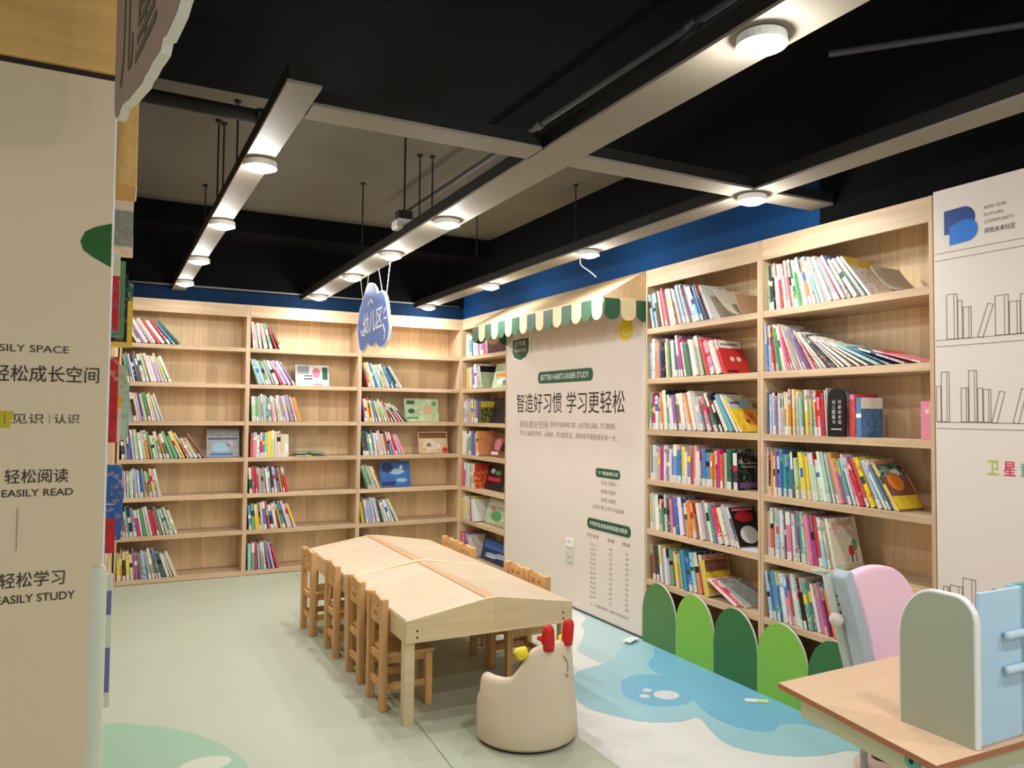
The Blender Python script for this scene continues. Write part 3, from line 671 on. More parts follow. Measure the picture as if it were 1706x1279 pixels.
pill(-4.704, -4.174, .630, .704, '不同学段身高桌椅高度对照表')
for a, body, w in ((-4.71, '学生身高', .15), (-4.45, '桌高', .09), (-4.27, '椅高', .09)): lettering(body, PW, a, a + w, .565, .592, M_INKS, wb)
for q in range(12):
    b = .508 - q * .034
    for a, body, w in ((-4.665, '%d-%d' % (110 + 5 * q, 114 + 5 * q), .07), (-4.425, '%d' % (49 + 2 * q), .035), (-4.235, '%d' % (27 + q), .035)):
        lettering(body, PW, a, a + w, b, b + .017, M_INKS, wb)
lettering('注：以上数据仅供参考，请以孩子实际身高为准', PW, -4.66, -4.20, .082, .102, M_INKS, wb)
sh = decal(ccw([(-5.945, 2.10), (-5.945, 1.975), (-5.90, 1.925), (-5.775, 1.898), (-5.655, 1.925), (-5.61, 1.975), (-5.61, 2.10)]), PW, W_TXT, wb, 'shield_badge', 0, .004)
decal([(-5.925, 2.095), (-5.925, 1.98), (-5.885, 1.938), (-5.775, 1.912), (-5.67, 1.938), (-5.63, 1.98), (-5.63, 2.095)], PW, M_GREEN, sh, 'shield_face', .004, .002)
lettering('之学堂', PW, -5.88, -5.68, 2.035, 2.08, W_TXT, sh, off=.006)
lettering('轻松成长空间', PW, -5.88, -5.68, 1.985, 2.012, W_TXT, sh, off=.006)
sn = decal([(-4.238 + .085 * math.cos(k * PI / 12), 2.033 + .078 * math.sin(k * PI / 12)) for k in range(24)], PW, mat('sun_yellow', (226, 200, 40), .5), wb, 'sun_print')
sm = MB()
for q in stroke([(-4.28, 2.02), (-4.26, 2.0), (-4.23, 1.993), (-4.20, 2.0), (-4.185, 2.02)], .008): sm.prism(ccw(q), lambda a, b, c: PW(a, b, .001 + c), .001)
sm.build('smile_print', W_TXT, sn)
ot = thing('wall_socket', 'white double wall socket low on the cream printed wall board', 'socket', PW(-4.95, .42, .0))
OP = Plane((0, 0, 0), (0, -1, 0), (0, 0, 1))
for i, (b0, b1) in enumerate(((.03, .095), (-.085, .02))):
    p = decal(rrect(-.05, b0, .05, b1, .008, 4), OP, M_WHITE if i == 0 else mat('grey_white_plate', (206, 208, 192), .5), ot, 'plate', 0, .009)
    for dx in (-.012, .012): decal(rc(dx - .003, b0 + .03, dx + .003, b0 + .045), OP, M_INK, p, 'pin_slot', .009, .0006)

# striped awning
aw = thing('awning', 'timber awning with green and cream scalloped edge above the printed wall board', 'awning', (XW - .002, 4.02, 2.2))
AX = -.33; AL = 2.028
def awp(prof, y0, y1): return MB().prism(prof, lambda a, b, c: (a, y0 + c, b), y1 - y0)
awp(ccw([(0, .2), (AX, .012), (AX, 0), (0, .186)]), .012, AL - .012).build('roof_board', W_AWN, aw)
for y in (0, AL - .012): awp(ccw([(0, .2), (AX, .012), (AX, -.005), (0, -.005)]), y, y + .012).build('side_board', W_AWN, aw)
MB().box((AX - .001, 0, -.03), (AX + .01, AL, .012)).build('front_rail', W_AWN, aw, .002)
M_SG = mat('scallop_green', (44, 92, 62), .45); M_SC = mat('scallop_cream', (234, 214, 168), .5)
sw = AL / 16
scal = ccw([(.004, .0), (.004, -.085)] + arc(sw / 2, -.085, sw / 2 - .004, 180, 360, 10, .052) + [(sw - .004, .0)])
for i in range(16):
    o = MB().prism(scal, lambda a, b, c: (AX - .002 - c, a, b), .006).build('scallop', M_SG if i % 2 else M_SC, aw)
    o.location = (0, i * sw, -.001); o['label'] = 'green scallop' if i % 2 else 'cream scallop'
for y in (-.007, AL + .001):
    for i in range(3):
        w2 = min(sw, -AX - .0 - i * sw)
        p = [(a, b) for a, b in scal if a <= w2 + 1e-6] if w2 < sw else scal
        if w2 < sw: p = ccw([(.004, 0), (.004, -.085)] + [(a, b) for a, b in arc(sw / 2, -.085, sw / 2 - .004, 180, 360, 16, .052) if a < w2] + [(w2 - .002, 0)])
        o = MB().prism(p, lambda a, b, c: (AX + a, y + c, b), .006).build('scallop', M_SC if i == 1 else M_SG, aw)
        o.location = (i * sw, 0, -.001)

# ------------------------------------------------------------------ cream panel with line drawings
lp = thing('line_drawing_panel', 'cream wall panel with drawn bookshelves and a blue logo', 'wall panel', (0, 0, 0))
MB().box((XW - .002, .4, .0), (XW + .03, 2.026, 2.41)).build('board', M_CREAM, lp, .002)
PL = Plane((XW - .002, 0, 0), (0, -1, 0), (0, 0, 1))
dm = MB()
def dl(pts, w=.0024):
    for q in stroke(pts, w): dm.prism(ccw(q), lambda a, b, c: PL(a, b, c), .0009)
for b in (2.142, 2.112, 1.778, 1.752, 1.437, 1.411, .64, .615): dl([(-2.02, b), (-.45, b)])
def dbook(a, b, w, h, tl=0):
    p = [(0, 0), (w, 0), (w, h), (0, h), (0, 0)]; c, s = math.cos(tl), math.sin(tl)
    dl([(a + x * c + y * s, b - x * s + y * c) for x, y in p])
    if w > .025: dl([(a + w * .7 * c + y * s, b - w * .7 * s + y * c) for y in (0, h)], .002)
rr2 = random.Random(4)
for a, w, h in ((-1.972, .045, .185), (-1.925, .018, .155), (-1.902, .032, .125)): dbook(a, 1.78, w, h)
dbook(-1.845, 1.782, .022, .135, .32)
for a, w, h in ((-1.775, .05, .155), (-1.722, .04, .125), (-1.68, .05, .15)): dbook(a, 1.78, w, h)
for b0, spans in ((1.78, [(-1.62, -.5)]), (1.44, [(-2.02, -.5)]), (.642, [(-2.0, -1.88), (-1.80, -.5)])):
    for a0, a1 in spans:
        a = a0
        while a < a1:
            w = rr2.uniform(.018, .055); h = rr2.uniform(.12, .21)
            if rr2.random() < .2: dbook(a, b0, .02, h, .25); a += h * .25 + .02
            else: dbook(a, b0, w, h)
            a += w + (.003 if rr2.random() < .8 else .05)
dm.build('line_drawing', M_LINE, lp)
BL1 = mat('logo_navy', (20, 62, 130), .45); BL2 = mat('logo_blue', (20, 112, 200), .45)
decal([(-1.978, 2.315), (-1.978, 2.215), (-1.90, 2.215)] + arc(-1.895, 2.268, .047, -90, 90, 8, .05) + [(-1.90, 2.318)], PL, BL1, lp, 'logo_mark')
decal([(-1.955, 2.245), (-1.955, 2.168), (-1.885, 2.172)] + arc(-1.883, 2.218, .045, -90, 90, 8, .046) + [(-1.905, 2.262)], PL, BL2, lp, 'logo_mark', .0012)
for i, (bd, w, h) in enumerate((('BON YEAR', .085, .013), ('FUTURE', .075, .012), ('COMMUNITY', .115, .013), ('邦阳未来社区', .118, .022))):
    lettering(bd, PL, -1.812, -1.812 + w, (2.287, 2.258, 2.229, 2.188)[i], (2.287, 2.258, 2.229, 2.188)[i] + h, M_LINE if i < 3 else M_INK, lp, bold=.004 if i == 3 else 0)
for ch, a, c in (('卫', -1.815, (170, 190, 70)), ('星', -1.752, (214, 30, 70)), ('童', -1.69, (40, 160, 140))):
    lettering(ch, PL, a, a + .045, 1.235, 1.29, mat('letter_%d' % c[0], c, .5), lp, bold=.006)

# ------------------------------------------------------------------ green picket fence in front of the wall bookcases
GD, GL, GX = mat('fence_moss', (84, 128, 70), .5), mat('fence_lime', (128, 184, 66), .5), mat('fence_forest', (54, 110, 58), .5)
FE = mat('fence_edge_white', (226, 228, 214), .5)
for i, (m, nm) in enumerate(((GD, 'moss green arched picket next to the awning wall board'), (GL, 'lime green arched picket, second from the awning wall board'), (GX, 'forest green arched picket between the two lime green ones'),
                             (GL, 'lime green arched picket half behind the desk corner'), (GX, 'forest green arched picket beside the pink chair'), (GL, 'lime green arched picket hidden behind pink chair and desk'))):
    y1 = 4.016 - i * .333
    f = thing('fence_picket', nm, 'fence panel', (XW - .022, y1, 0), -PI / 2, 'arched pickets of the low fence')
    pol = ccw([(.002, 0), (.331, 0), (.331, .19)] + arc(.1665, .19, .1645, 0, 180, 20, .207) + [(.002, .19)])
    MB().prism(pol, lambda a, b, c: (a, c, b), .012).build('board', FE, f)
    MB().prism(pol, lambda a, b, c: (a, -.0008 - c, b), .0008).build('painted_face', m, f)

# ------------------------------------------------------------------ cream end panel and timber fascia
ep = thing('end_panel', 'tall cream end panel with dark lettering and green leaf', 'panel', (0, 0, 0))
EY = 2.0
MB().box((-1.2, EY, 0), (-.038, EY + .018, 2.232)).build('board', M_PCREAM, ep, .0015)
MB().box((-.0378, EY + .001, 0), (-.0335, EY + .019, 2.232)).build('edge_strip', M_WHITE, ep)
PE = Plane((0, EY, 0), (1, 0, 0), (0, 0, 1))
lettering('LEARNING EASILY SPACE', PE, -.42, -.117, 1.584, 1.6, M_INK, ep)
lettering('轻松成长空间', PE, -.262, -.055, 1.517, 1.555, M_INK, ep, bold=.004)
decal([(-.3, 1.452), (-.219, 1.452), (-.226, 1.415), (-.3, 1.41)], PE, mat('ochre_print', (190, 172, 30), .5), ep, 'colour_patch')
for body, a0, a1 in (('知识', -.31, -.25), ('见识', -.222, -.162), ('认识', -.142, -.092)): lettering(body, PE, a0, a1, 1.424, 1.446, M_INK, ep)
for a in (-.236, -.151): decal(rc(a, 1.425, a + .0012, 1.446), PE, M_INKS, ep, 'divider_line')
lettering('轻松阅读', PE, -.232, -.11, 1.291, 1.323, M_INK, ep, bold=.004)
lettering('EASILY READ', PE, -.236, -.10, 1.262, 1.278, M_INK, ep, bold=.008)
decal(rc(-.2065, 1.144, -.205, 1.236), PE, M_INKS, ep, 'divider_line')
lettering('轻松学习', PE, -.236, -.111, 1.062, 1.096, M_INK, ep, bold=.004)
lettering('EASILY STUDY', PE, -.24, -.09, 1.028, 1.046, M_INK, ep, bold=.008)
decal([(-.038, 1.893), (-.07, 1.882), (-.092, 1.868), (-.101, 1.845), (-.095, 1.825), (-.075, 1.81), (-.038, 1.79)], PE, M_LEAF, ep, 'leaf_print')
fa = thing('fascia_board', 'wide warm timber fascia over the cream end panel', 'fascia', (-.62, EY, 2.242))
MB().box((-.58, -.01, .004), (.588, .03, .80)).build('board', W_FASCIA, fa, .002)
MB().box((-.58, .004, -.01), (.583, .03, .004)).build('shadow_gap_strip', mat('dark_strip', (40, 30, 26), .7), fa)

# security post standing before the end panel
gp = thing('gate_post', 'slim white gate post in front of the cream end panel', 'gate post', (-.034, 1.56, 0))
MB().lathe([(.0, 0), (.03, 0), (.03, .01), (.0135, .014), (.0135, 1.165), (.011, 1.176), (.0, 1.18)], n=20).build('post', mat('gate_white', (210, 212, 186), .4), gp, smooth=True)
MB().box((.0105, .05, .905), (.0225, .064, 1.15)).build('side_plate', MATS['gate_white'], gp, .002)
for b0, b1 in ((1.076, 1.12), (.934, 1.015)):
    MB().box((.013, .0485, b0), (.021, .0502, b1)).build('sensor_window', mat('violet_window', (112, 104, 160), .3), gp)

# ------------------------------------------------------------------ hanging signs
cs = thing('hanging_sign', 'blue cloud-shaped hanging sign with white characters over the table', 'sign', (1.52, 5.56 * .9185, 1.4583 + (2.15 - 1.4583) * .9185))
CP = Plane((0, 0, 0), (0, -.9185, 0), (0, 0, .9185)); CP.n = Vector((-1, 0, 0))
CPT = [(5.981, 2.127), (5.955, 2.219), (5.917, 2.276), (5.85, 2.327), (5.781, 2.393), (5.725, 2.435), (5.646, 2.445), (5.568, 2.427), (5.496, 2.385), (5.445, 2.341), (5.351, 2.345), (5.268, 2.307), (5.216, 2.242), (5.178, 2.146), (5.149, 2.071), (5.164, 2.001), (5.22, 1.945), (5.329, 1.921), (5.423, 1.948), (5.472, 1.965), (5.53, 1.947), (5.607, 1.948), (5.687, 1.975), (5.743, 1.956), (5.824, 1.925), (5.90, 1.945), (5.95, 2.022)]
cpl = catmull([(-y + 5.56, z - 2.15) for y, z in CPT], 4)
MB().prism(ccw(cpl), lambda a, b, c: CP(a, b, -.012 + c), .016).build('board', mat('sign_white_edge', (226, 232, 240), .4), cs)
decal([(a * .955, b * .955) for a, b in cpl], CP, mat('sign_blue', (88, 120, 188), .45), cs, 'blue_face', .004, .002)
W_SGN = mat('sign_white', (236, 238, 240), .5)
lettering('幼儿区', CP, -.25, .25, -.10, .065, W_SGN, cs, off=.006, bold=.012, tilt=.04)
sl = MB()
for pts in ([(-.31, -.055), (-.28, -.09), (-.2, -.1)], [(.28, .02), (.32, .05)], [(.29, -.02), (.34, -.02)], [(.27, -.06), (.31, -.12), (.30, -.17)], [(-.12, .13), (-.05, .16), (0, .13)]):
    for q in stroke(pts, .014): sl.prism(ccw(q), lambda a, b, c: CP(a, b, .006 + c), .0012)
sl.build('doodle_print', W_SGN, cs)
for a0, b0, a1, b1 in ((-.383, .375, -.29, .148), (-.16, .375, -.19, .262), (.101, .375, .201, .19), (.378, .375, .303, .150)):
    MB().tube([CP(a0, b0, -.004), CP(a1, b1, -.004)], .0022, 6).build('string', M_WHITE, cs)

dx, dy = .14511, -.98941
ls = thing('hanging_sign', 'large brown-grey scalloped sign hanging at the timber fascia corner', 'sign', (-.035, 1.87, 2.2))
LPn = Plane((0, 0, 0), (dx, dy, 0), (0, 0, 1))
LPT = [(-.012, .45), (-.012, .0), (-.006, -.08), (.02, -.112), (.048, -.118), (.09, -.108), (.131, -.114), (.18, -.126), (.239, -.133), (.29, -.140), (.33, -.146), (.358, -.142), (.395, -.146), (.431, -.144), (.47, -.148), (.504, -.15), (.522, -.136), (.545, -.144), (.596, -.141), (.63, -.138), (.653, -.128), (.70, -.118), (.76, -.10), (.80, -.04), (.82, .1), (.82, .45)]
MB().prism(ccw(LPT), lambda a, b, c: LPn(a, b, -.016 + c), .016).build('board', mat('sign_pale_edge', (222, 216, 200), .5), ls)
decal([(min(max(a, -.008), .812), b + (.006 if b < .4 else -.004)) for a, b in LPT], LPn, mat('sign_taupe', (142, 120, 104), .6), ls, 'taupe_face', 0, .002)
M_SGG = mat('sign_dark_green', (70, 78, 56), .6)
for ch, a0, a1, b0, b1 in (('儿', .075, .232, -.068, .135), ('童', .262, .47, -.078, .14)): lettering(ch, LPn, a0, a1, b0, b1, M_SGG, ls, off=.002, bold=.008)
MB().tube([LPn(.1, .44, -.008), LPn(.1, ZC - 2.2, -.008)], .003, 6).build('hanging_wire', M_RODM, ls)
MB().tube([LPn(.7, .44, -.008), LPn(.7, ZC - 2.2, -.008)], .003, 6).build('hanging_wire', M_RODM, ls)

# ------------------------------------------------------------------ two gable-topped children's tables
def table(y0, y1, label):
    x0, x1 = 1.185, 2.085; xm = (x0 + x1) / 2
    t = thing('childrens_table', label, 'table', (xm, (y0 + y1) / 2, 0), 0, 'gable-topped tables end to end')
    hw = (x1 - x0) / 2; hl = (y1 - y0) / 2; zb, ze, zr = .384, .490, .553
    gab = ccw([(-hw, zb), (hw, zb), (hw, ze), (.05, zr), (.02, zr + .003), (-.02, zr + .003), (-.05, zr), (-hw, ze)])
    for y in (-hl, hl - .022): MB().prism(gab, lambda a, b, c: (a, y + c, b), .022).build('end_board', W_APRON, t, .003)
    for s in (-1, 1):
        MB().box((s * hw - (.02 if s > 0 else 0), -hl + .022, zb), (s * hw + (.02 if s < 0 else 0), hl - .022, ze - .004)).build('side_board', W_APRON, t, .002)
        p = ccw([(s * (hw - .003), ze - .008), (s * .032, zr - .012), (s * .032, zr + .002 - .008), (s * (hw - .003), ze + .002)])
        MB().prism(p, lambda a, b, c: (a, -hl + .0222 + c, b), 2 * hl - .0444).build('sloping_top', W_TABLE, t, .001)
    MB().box((-.031, -hl + .0222, zr - .012), (.031, hl - .0222, zr - .002)).build('ridge_board', W_STRIP, t)
    for sx in (-1, 1):
        for sy in (-1, 1):
            cx, cy = sx * (hw - .0275), sy * (hl - .048)
            lg = MB().prism(rrect(cx - .0265, cy - .0255, cx + .0265, cy + .0255, .008, 3), lambda a, b, c: (a, b, c), zb - .0005).build('leg', W_APRON, t)
            for dz in (.045, .075): MB().tube([(sx * (hw - .055), sy * (hl + .0005), zb + dz - .02), (sx * (hw - .055), sy * (hl - .003), zb + dz - .02)], .0055, 10).build('bolt', M_RODM, t)
    return t
table(3.375, 4.41, "pale timber children's table with pitched top, end nearer the deer-shaped tub chair".replace('nearer', 'beside'))
table(4.412, 5.445, "pale timber children's table with pitched top, the one toward the far bookcases")

# ------------------------------------------------------------------ small wooden chairs
def rail_mesh():
    cu = bpy.data.curves.new('rail', 'CURVE'); cu.dimensions = '2D'; cu.fill_mode = 'BOTH'; cu.extrude = .009
    def spl(pts):
        s = cu.splines.new('POLY'); s.points.add(len(pts) - 1)
        for p, (a, b) in zip(s.points, pts): p.co = (a, b, 0, 1)
        s.use_cyclic_u = True
    spl([(-.085, .0), (.085, .0), (.085, .115)] + [(.085 - .17 * k / 12, .115 + .022 * math.sin(PI * k / 12)) for k in range(1, 12)] + [(-.085, .115)])
    for cx in (-.035, .035): spl([(cx + .012 * math.cos(k * PI / 8), .085 + .014 * math.sin(k * PI / 8)) for k in range(16)])
    spl([(-.04 + .08 * k / 10, .045 - .018 * math.sin(PI * k / 10)) for k in range(11)] + [(.04 - .08 * k / 10, .052 - .004 * math.sin(PI * k / 10) + .004) for k in range(11)])
    o = bpy.data.objects.new('rail', cu); COL.objects.link(o)
    me = bpy.data.meshes.new_from_object(o.evaluated_get(bpy.context.evaluated_depsgraph_get()))
    bpy.data.objects.remove(o); bpy.data.curves.remove(cu)
    for v in me.vertices: v.co = (v.co.z, v.co.x, v.co.y)
    me.materials.clear(); me.materials.append(W_CHAIR)
    return me
def chair_proto():
    t = thing('toddler_chair', '', 'chair', (0, 0, 0), 0, 'small wooden chairs at the tables')
    for y in (-.107, .107):
        MB().prism(rrect(-.019, y - .0215, .019, y + .0215, .009, 4), lambda a, b, c: (a, b, c), .54).build('rear_leg', W_CHAIR, t, .003)
        MB().prism(rrect(.216, y - .0215, .252, y + .0215, .009, 4), lambda a, b, c: (a, b, c), .262).build('front_leg', W_CHAIR, t, .003)
        MB().box((.019, y - .009, .225), (.216, y + .009, .262)).build('seat_rail', W_CHAIR, t, .002)
        MB().box((.019, y - .008, .095), (.216, y + .008, .13)).build('side_stretcher', W_CHAIR, t, .002)
    MB().box((-.008, -.086, .095), (.010, .086, .128)).build('rear_stretcher', W_CHAIR, t, .002)
    MB().box((-.008, -.086, .228), (.010, .086, .262)).build('rear_seat_rail', W_CHAIR, t, .002)
    MB().box((.225, -.086, .228), (.243, .086, .262)).build('front_seat_rail', W_CHAIR, t, .002)
    MB().box((.012, -.128, .2625), (.26, .128, .278)).build('seat', wood('chair_seat_pine', (222, 178, 122), axis='y', strip=.12, var=.08), t, .004)
    o = bpy.data.objects.new('back_rail', rail_mesh()); COL.objects.link(o); o.parent = t; o.location = (0, 0, .405)
    return t
ch0 = chair_proto(); used = [0]
def put_chair(x, y, rz, label):
    c = ch0 if not used[0] else copy_tree(ch0); used[0] = 1
    c.location = (x, y, 0); c.rotation_euler = (0, 0, rz); c['label'] = label
for i, (x, y, a) in enumerate(((1.158, 3.735, 0), (1.163, 4.155, 1), (1.150, 4.625, 0), (1.115, 5.125, 3))):
    put_chair(x, y, math.radians(a), 'small wooden smile-back chair on the open-floor side, %s counted from the tub chair end' % ORD[i])
for i, (x, y, a) in enumerate(((2.145, 3.86, 180), (2.15, 4.13, 181), (2.14, 4.86, 179), (2.15, 5.18, 180))):
    put_chair(x, y, math.radians(a), 'small wooden smile-back chair on the wall board side, %s counted from the tub chair end' % ORD[i])

# ------------------------------------------------------------------ deer-shaped tub chair
ac = thing('tub_chair', "cream children's tub chair with red antlers and yellow ears, at the table end", 'armchair', (1.665, 3.095, 0), math.radians(-71))
# local -x... the back of the tub lies along +x, the open front along -x
def tub_h(a):
    a = abs(a)
    if a < 32: return .452 - .010 * (a / 32) ** 2
    if a < 72:
        s = (a - 32) / 40; s = s * s * (3 - 2 * s); return .442 - .134 * s
    return .308 - .010 * min(1, (a - 72) / 40)
NA = 56; ang = [-116 + 232 * i / NA for i in range(NA + 1)]
vs = []; fs = []; K = 0
for a in ang:
    h = tub_h(a); ca, sa = math.cos(math.radians(a)), math.sin(math.radians(a)); th = .062
    def ro(z): return .236 - .030 * max(0, z - .02) / .43
    ring = [(ro(.014) - .012, .012), (ro(.03), .028), (ro(.12), .12), (ro(h * .6), h * .6), (ro(h) , h - .028), (ro(h) - .010, h - .008), (ro(h) - .028, h), (ro(h) - th + .014, h - .006), (ro(h) - th, h - .028), (ro(h) - th - .004, max(.19, h * .66)), (.165, .17), (.16, .05)]
    K = len(ring); vs += [(r * ca, r * sa, z) for r, z in ring]
for i in range(NA):
    for k in range(K): fs.append((i * K + k, i * K + (k + 1) % K, (i + 1) * K + (k + 1) % K, (i + 1) * K + k))
fs.append(tuple(range(K))); fs.append(tuple(NA * K + k for k in range(K - 1, -1, -1)))
m = MB(); m.add(vs, fs); M_TUB = mat('tub_leather', (222, 204, 176), .5, spec=.35, noise=.02, nscale=6)
m.build('shell', M_TUB, ac, smooth=True)
MB().lathe([(0, .012), (.215, .012), (.226, .03), (.222, .165), (.205, .19), (.16, .20), (0, .202)], n=40).build('seat', M_TUB, ac, smooth=True)
MB().lathe([(0, .0), (.214, .0), (.216, .012), (0, .0121)], n=40).build('base_disc', mat('black_base', (36, 38, 32), .6), ac)
M_RED = mat('antler_red', (206, 34, 26), .5); M_YEL = mat('ear_yellow', (244, 216, 44), .5)
for s in (-1, 1):
    c = Vector((.190, s * .062, .43))
    a = MB().tube([c, c + Vector((.002, s * .001, .03)), c + Vector((.003, s * .006, .085)), c + Vector((.003, s * .007, .10)), c + Vector((.003, s * .0075, .108)), c + Vector((.003, s * .008, .112))], [.025, .026, .026, .022, .013, .003], 16).build('antler', M_RED, ac, smooth=True)
    MB().tube([c + Vector((-.012, s * .012, .04)), c + Vector((-.016, s * .036, .055)), c + Vector((-.016, s * .05, .058)), c + Vector((-.016, s * .056, .0585))], [.013, .0125, .009, .002], 12).build('branch', M_RED, a, smooth=True)
    e = Vector((.118, s * .118, .395))
    MB().tube([e, e + Vector((-.01, s * .022, .02)), e + Vector((-.015, s * .05, .03)), e + Vector((-.02, s * .066, .03))], [.008, .032, .018, .002], 12).build('ear', M_YEL, ac, smooth=True)
st = MB()
def on_back(a, z, o=.0012):
    r = .236 - .030 * (z - .02) / .43 + o; return (r * math.cos(math.radians(a)), r * math.sin(math.radians(a)), z)
for pts in ([(3, .395), (6, .385), (9, .372)], [(8, .37), (12, .366)], [(12, .362), (12, .34), (11, .318)], [(5, .305), (9, .312), (12, .30), (8, .296)]):
    st.tube([on_back(*p) for p in pts], .0016, 6)
st.build('crease_line', mat('crease_grey', (120, 108, 92), .7), ac)

# ------------------------------------------------------------------ desk, desktop shelf, pink chair
dk = thing('study_desk', "children's study desk with pale peach top beside the pink chair", 'desk', (0, 0, 0))
DZ = .66
top = ccw([(1.762, 1.682), (1.678, 1.13), (2.56, 1.105), (2.64, 1.705)])
MB().prism(top, lambda a, b, c: (a, b, DZ - .001 + c), .001).build('desktop', W_DESK, dk)
MB().prism(top, lambda a, b, c: (a, b, DZ - .0165 + c), .0154).build('edge_band', M_EDGE, dk)
M_DPL = mat('desk_pale_green', (206, 206, 168), .5)
MB().prism(ccw([(1.785, 1.62), (1.728, 1.16), (2.5, 1.15), (2.54, 1.62)]), lambda a, b, c: (a, b, DZ - .082 + c), .065).build('drawer_tray', M_DPL, dk, .004)
kn = MB().tube([(1.742, 1.225, .622), (1.724, 1.225, .622)], .019, 20).build('tilt_knob', mat('knob_teal', (96, 176, 150), .4), dk)
MB().tube([(1.724, 1.225, .622), (1.7225, 1.225, .622)], .006, 12).build('knob_screw', M_SIGNK, kn)
for x in (1.93, 2.40):
    MB().box((x, 1.36, .03), (x + .05, 1.43, DZ - .0825)).build('column', M_WHITE, dk, .006)
    MB().box((x - .005, 1.15, .0), (x + .055, 1.66, .03)).build('foot', M_WHITE, dk, .006)

hu = thing('desktop_shelf', 'pale blue desktop shelf with grey-green rounded side standing on the desk', 'desktop shelf', (1.838, 1.134, DZ))
HP = Plane((0, 0, 0), (0, -1, 0), (0, 0, 1))
def side_out(g): return ccw([(-.206 + g, 0), (0 - g, 0), (-g, .30)] + arc(-.055 - 0, .30, .055 - g, 0, 90, 8, .06 - g) + arc(-.106, .225, .10 - g, 90, 180, 10, .135 - g))
for x in (.02, .70):
    sp = MB().prism(side_out(0), lambda a, b, c: HP(a, b, c - x), .02).build('side_panel', M_WHITE, hu, .003)
    if x < .1: MB().prism([(a, b) for a, b in side_out(.006)], lambda a, b, c: HP(a, b, .0002 + c), .0012).build('grey_inset', mat('inset_grey_green', (170, 176, 152), .55), sp)
M_SKY = mat('sky_blue_panel', (184, 212, 230), .45)
MB().box((.0202, .002, .004), (.195, .012, .372)).build('back_panel', M_SKY, hu, .003)
MB().box((.196, .03, .004), (.679, .04, .372)).build('recessed_panel', mat('teal_panel', (116, 176, 168), .45), hu, .003)
MB().box((.19, .002, .004), (.196, .04, .372)).build('return_panel', M_SKY, hu)
for z in (.262, .178): MB().tube([(.105, -.006, z), (.11, -.010, z), (.66, -.010, z)], .010, 12).build('rail', mat('rail_pale_blue', (196, 218, 226), .4), hu, smooth=True)

pc = thing('ergonomic_chair', 'pink child study chair with grey frame behind the desk', 'chair', (2.58, 1.95, 0))
M_PINK = mat('pink_fabric', (250, 208, 226), .7); M_GF = mat('grey_blue_frame', (176, 190, 196), .4)
bk = catmull([(-.165, .865), (-.10, .888), (-.02, .893), (.07, .875), (.14, .82), (.18, .74), (.185, .64), (.16, .54), (.12, .47), (.02, .455), (-.05, .47), (-.075, .55), (-.10, .66), (-.14, .79)], 4)
MB().prism(ccw(bk), lambda a, b, c: (a, .035 - c + (.885 - b) * -.06, b), .05).build('backrest', M_PINK, pc, .016)
fr = catmull([(-.20, .865), (-.165, .882), (-.13, .80), (-.09, .66), (-.062, .52), (-.06, .45), (-.095, .45), (-.125, .55), (-.16, .70), (-.195, .82)], 4)
MB().prism(ccw(fr), lambda a, b, c: (a, .055 - c + (.885 - b) * -.06, b), .06).build('side_frame', M_GF, pc, .01)
po = MB().tube([(-.195, .085, .865), (-.15, .08, .70), (-.095, .07, .50), (-.07, .06, .44)], .019, 12).build('rear_post', mat('post_grey', (190, 196, 186), .4), pc, smooth=True)
for q in range(9):
    z = .78 - q * .032; x = -.172 + (.78 - z) * .275
    MB().tube([(x + .004, .0625, z), (x + .004, .0595, z)], .0045, 8).build('adjustment_hole', M_SIGNK, po)
MB().lathe([(0, -.026), (.018, -.02), (.027, -.004), (.026, .008), (.016, .022), (0, .026)], c=(-.18, .055, .695), n=18).build('knob', mat('knob_cream', (216, 204, 190), .4), pc, smooth=True)
MB().tube([(-.19, .08, .868), (-.22, .09, .872), (-.26, .10, .873)], .008, 8).build('carry_handle', MATS['post_grey'], pc, smooth=True)
MB().prism(rrect(-.18, -.24, .18, .03, .06, 6), lambda a, b, c: (a, b, .40 + c), .045).build('seat', M_PINK, pc, .014)
MB().box((-.03, -.15, .05), (.03, -.08, .40)).build('seat_column', M_GF, pc, .006)
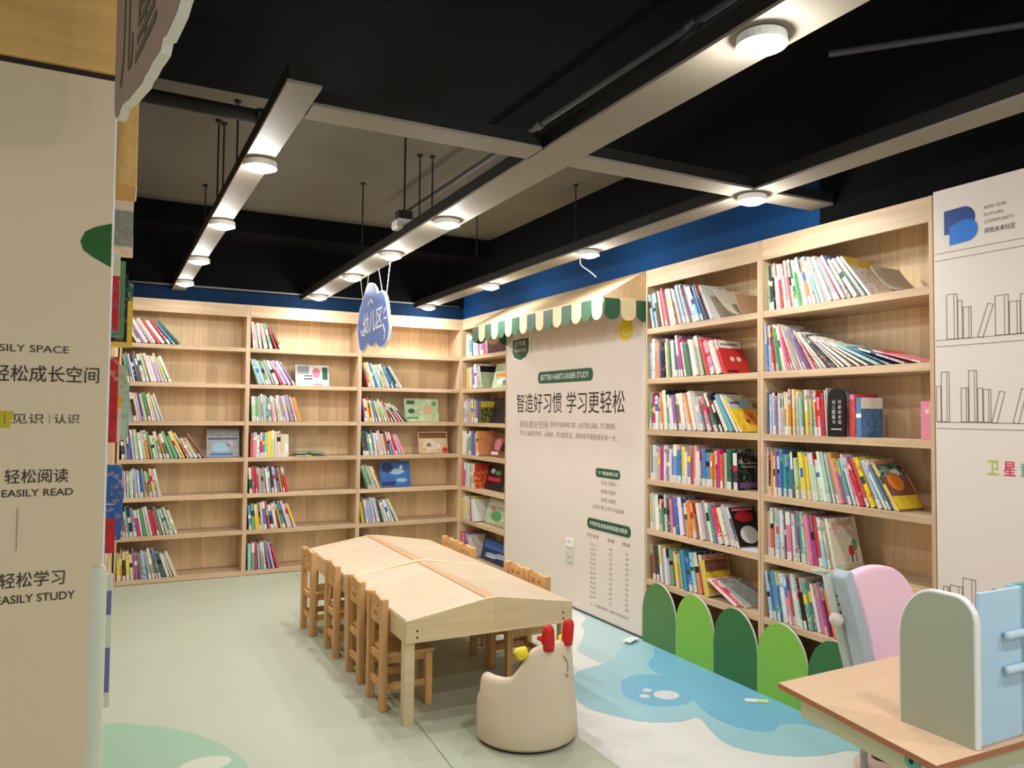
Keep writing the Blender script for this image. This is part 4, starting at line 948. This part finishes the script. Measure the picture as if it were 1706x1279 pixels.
for s in (-1, 1): MB().box((s * .15 - .022, -.24, .0), (s * .15 + .022, .10, .05)).build('foot', M_GF, pc, .008)
MB().box((-.15, -.14, .012), (.15, -.09, .048)).build('cross_bar', M_GF, pc)

bs = MB().lathe([(0, .03), (.075, .03), (.085, .04), (.085, .225), (.075, .24), (.045, .245), (0, .247)], c=(-.16, -.11, 0), n=28).build('base_drum', mat('drum_rose', (206, 178, 160), .5), pc, smooth=True)
MB().lathe([(.0, .248), (.035, .2485), (.022, .285), (.010, .307), (0, .31)], c=(-.15, -.11, 0), n=20).build('dark_cone', mat('cone_dark_green', (52, 60, 52), .4), bs, smooth=True)
MB().tube([(-.245, -.11, .16), (-.245, -.11, .30)], .012, 10).build('lever', mat('lever_grey', (150, 150, 150), .4), pc)

# ------------------------------------------------------------------ scraps on the floor
t = thing('paper_scrap', 'white and lime paper scrap on the blue floor print beside the fence', 'paper', (2.91, 2.92, .003), math.radians(-35))
MB().box((-.06, -.02, 0), (.0, .02, .0035)).build('white_half', M_WHITE, t); MB().box((.0, -.02, .0), (.055, .02, .004)).build('lime_half', mat('lime_paper', (196, 226, 150), .6), t)
t = thing('tissue', 'white crumpled tissue on the floor beneath the printed wall board', 'tissue', (2.92, 4.02, .003), .4)
cr = MB(); rt = random.Random(3); n = 8
g = [[(-.06 + .12 * i / n, -.03 + .06 * j / n, .008 + rt.uniform(0, .014)) for j in range(n + 1)] for i in range(n + 1)]
cr.add([p for r in g for p in r] + [(p[0], p[1], p[2] - .002) for r in g for p in r], [(i * (n + 1) + j, i * (n + 1) + j + 1, (i + 1) * (n + 1) + j + 1, (i + 1) * (n + 1) + j) for i in range(n) for j in range(n)] + [((n + 1) ** 2 + (i + 1) * (n + 1) + j, (n + 1) ** 2 + (i + 1) * (n + 1) + j + 1, (n + 1) ** 2 + i * (n + 1) + j + 1, (n + 1) ** 2 + i * (n + 1) + j) for i in range(n) for j in range(n)])
cr.build('tissue_sheet', M_WHITE, t, smooth=True)
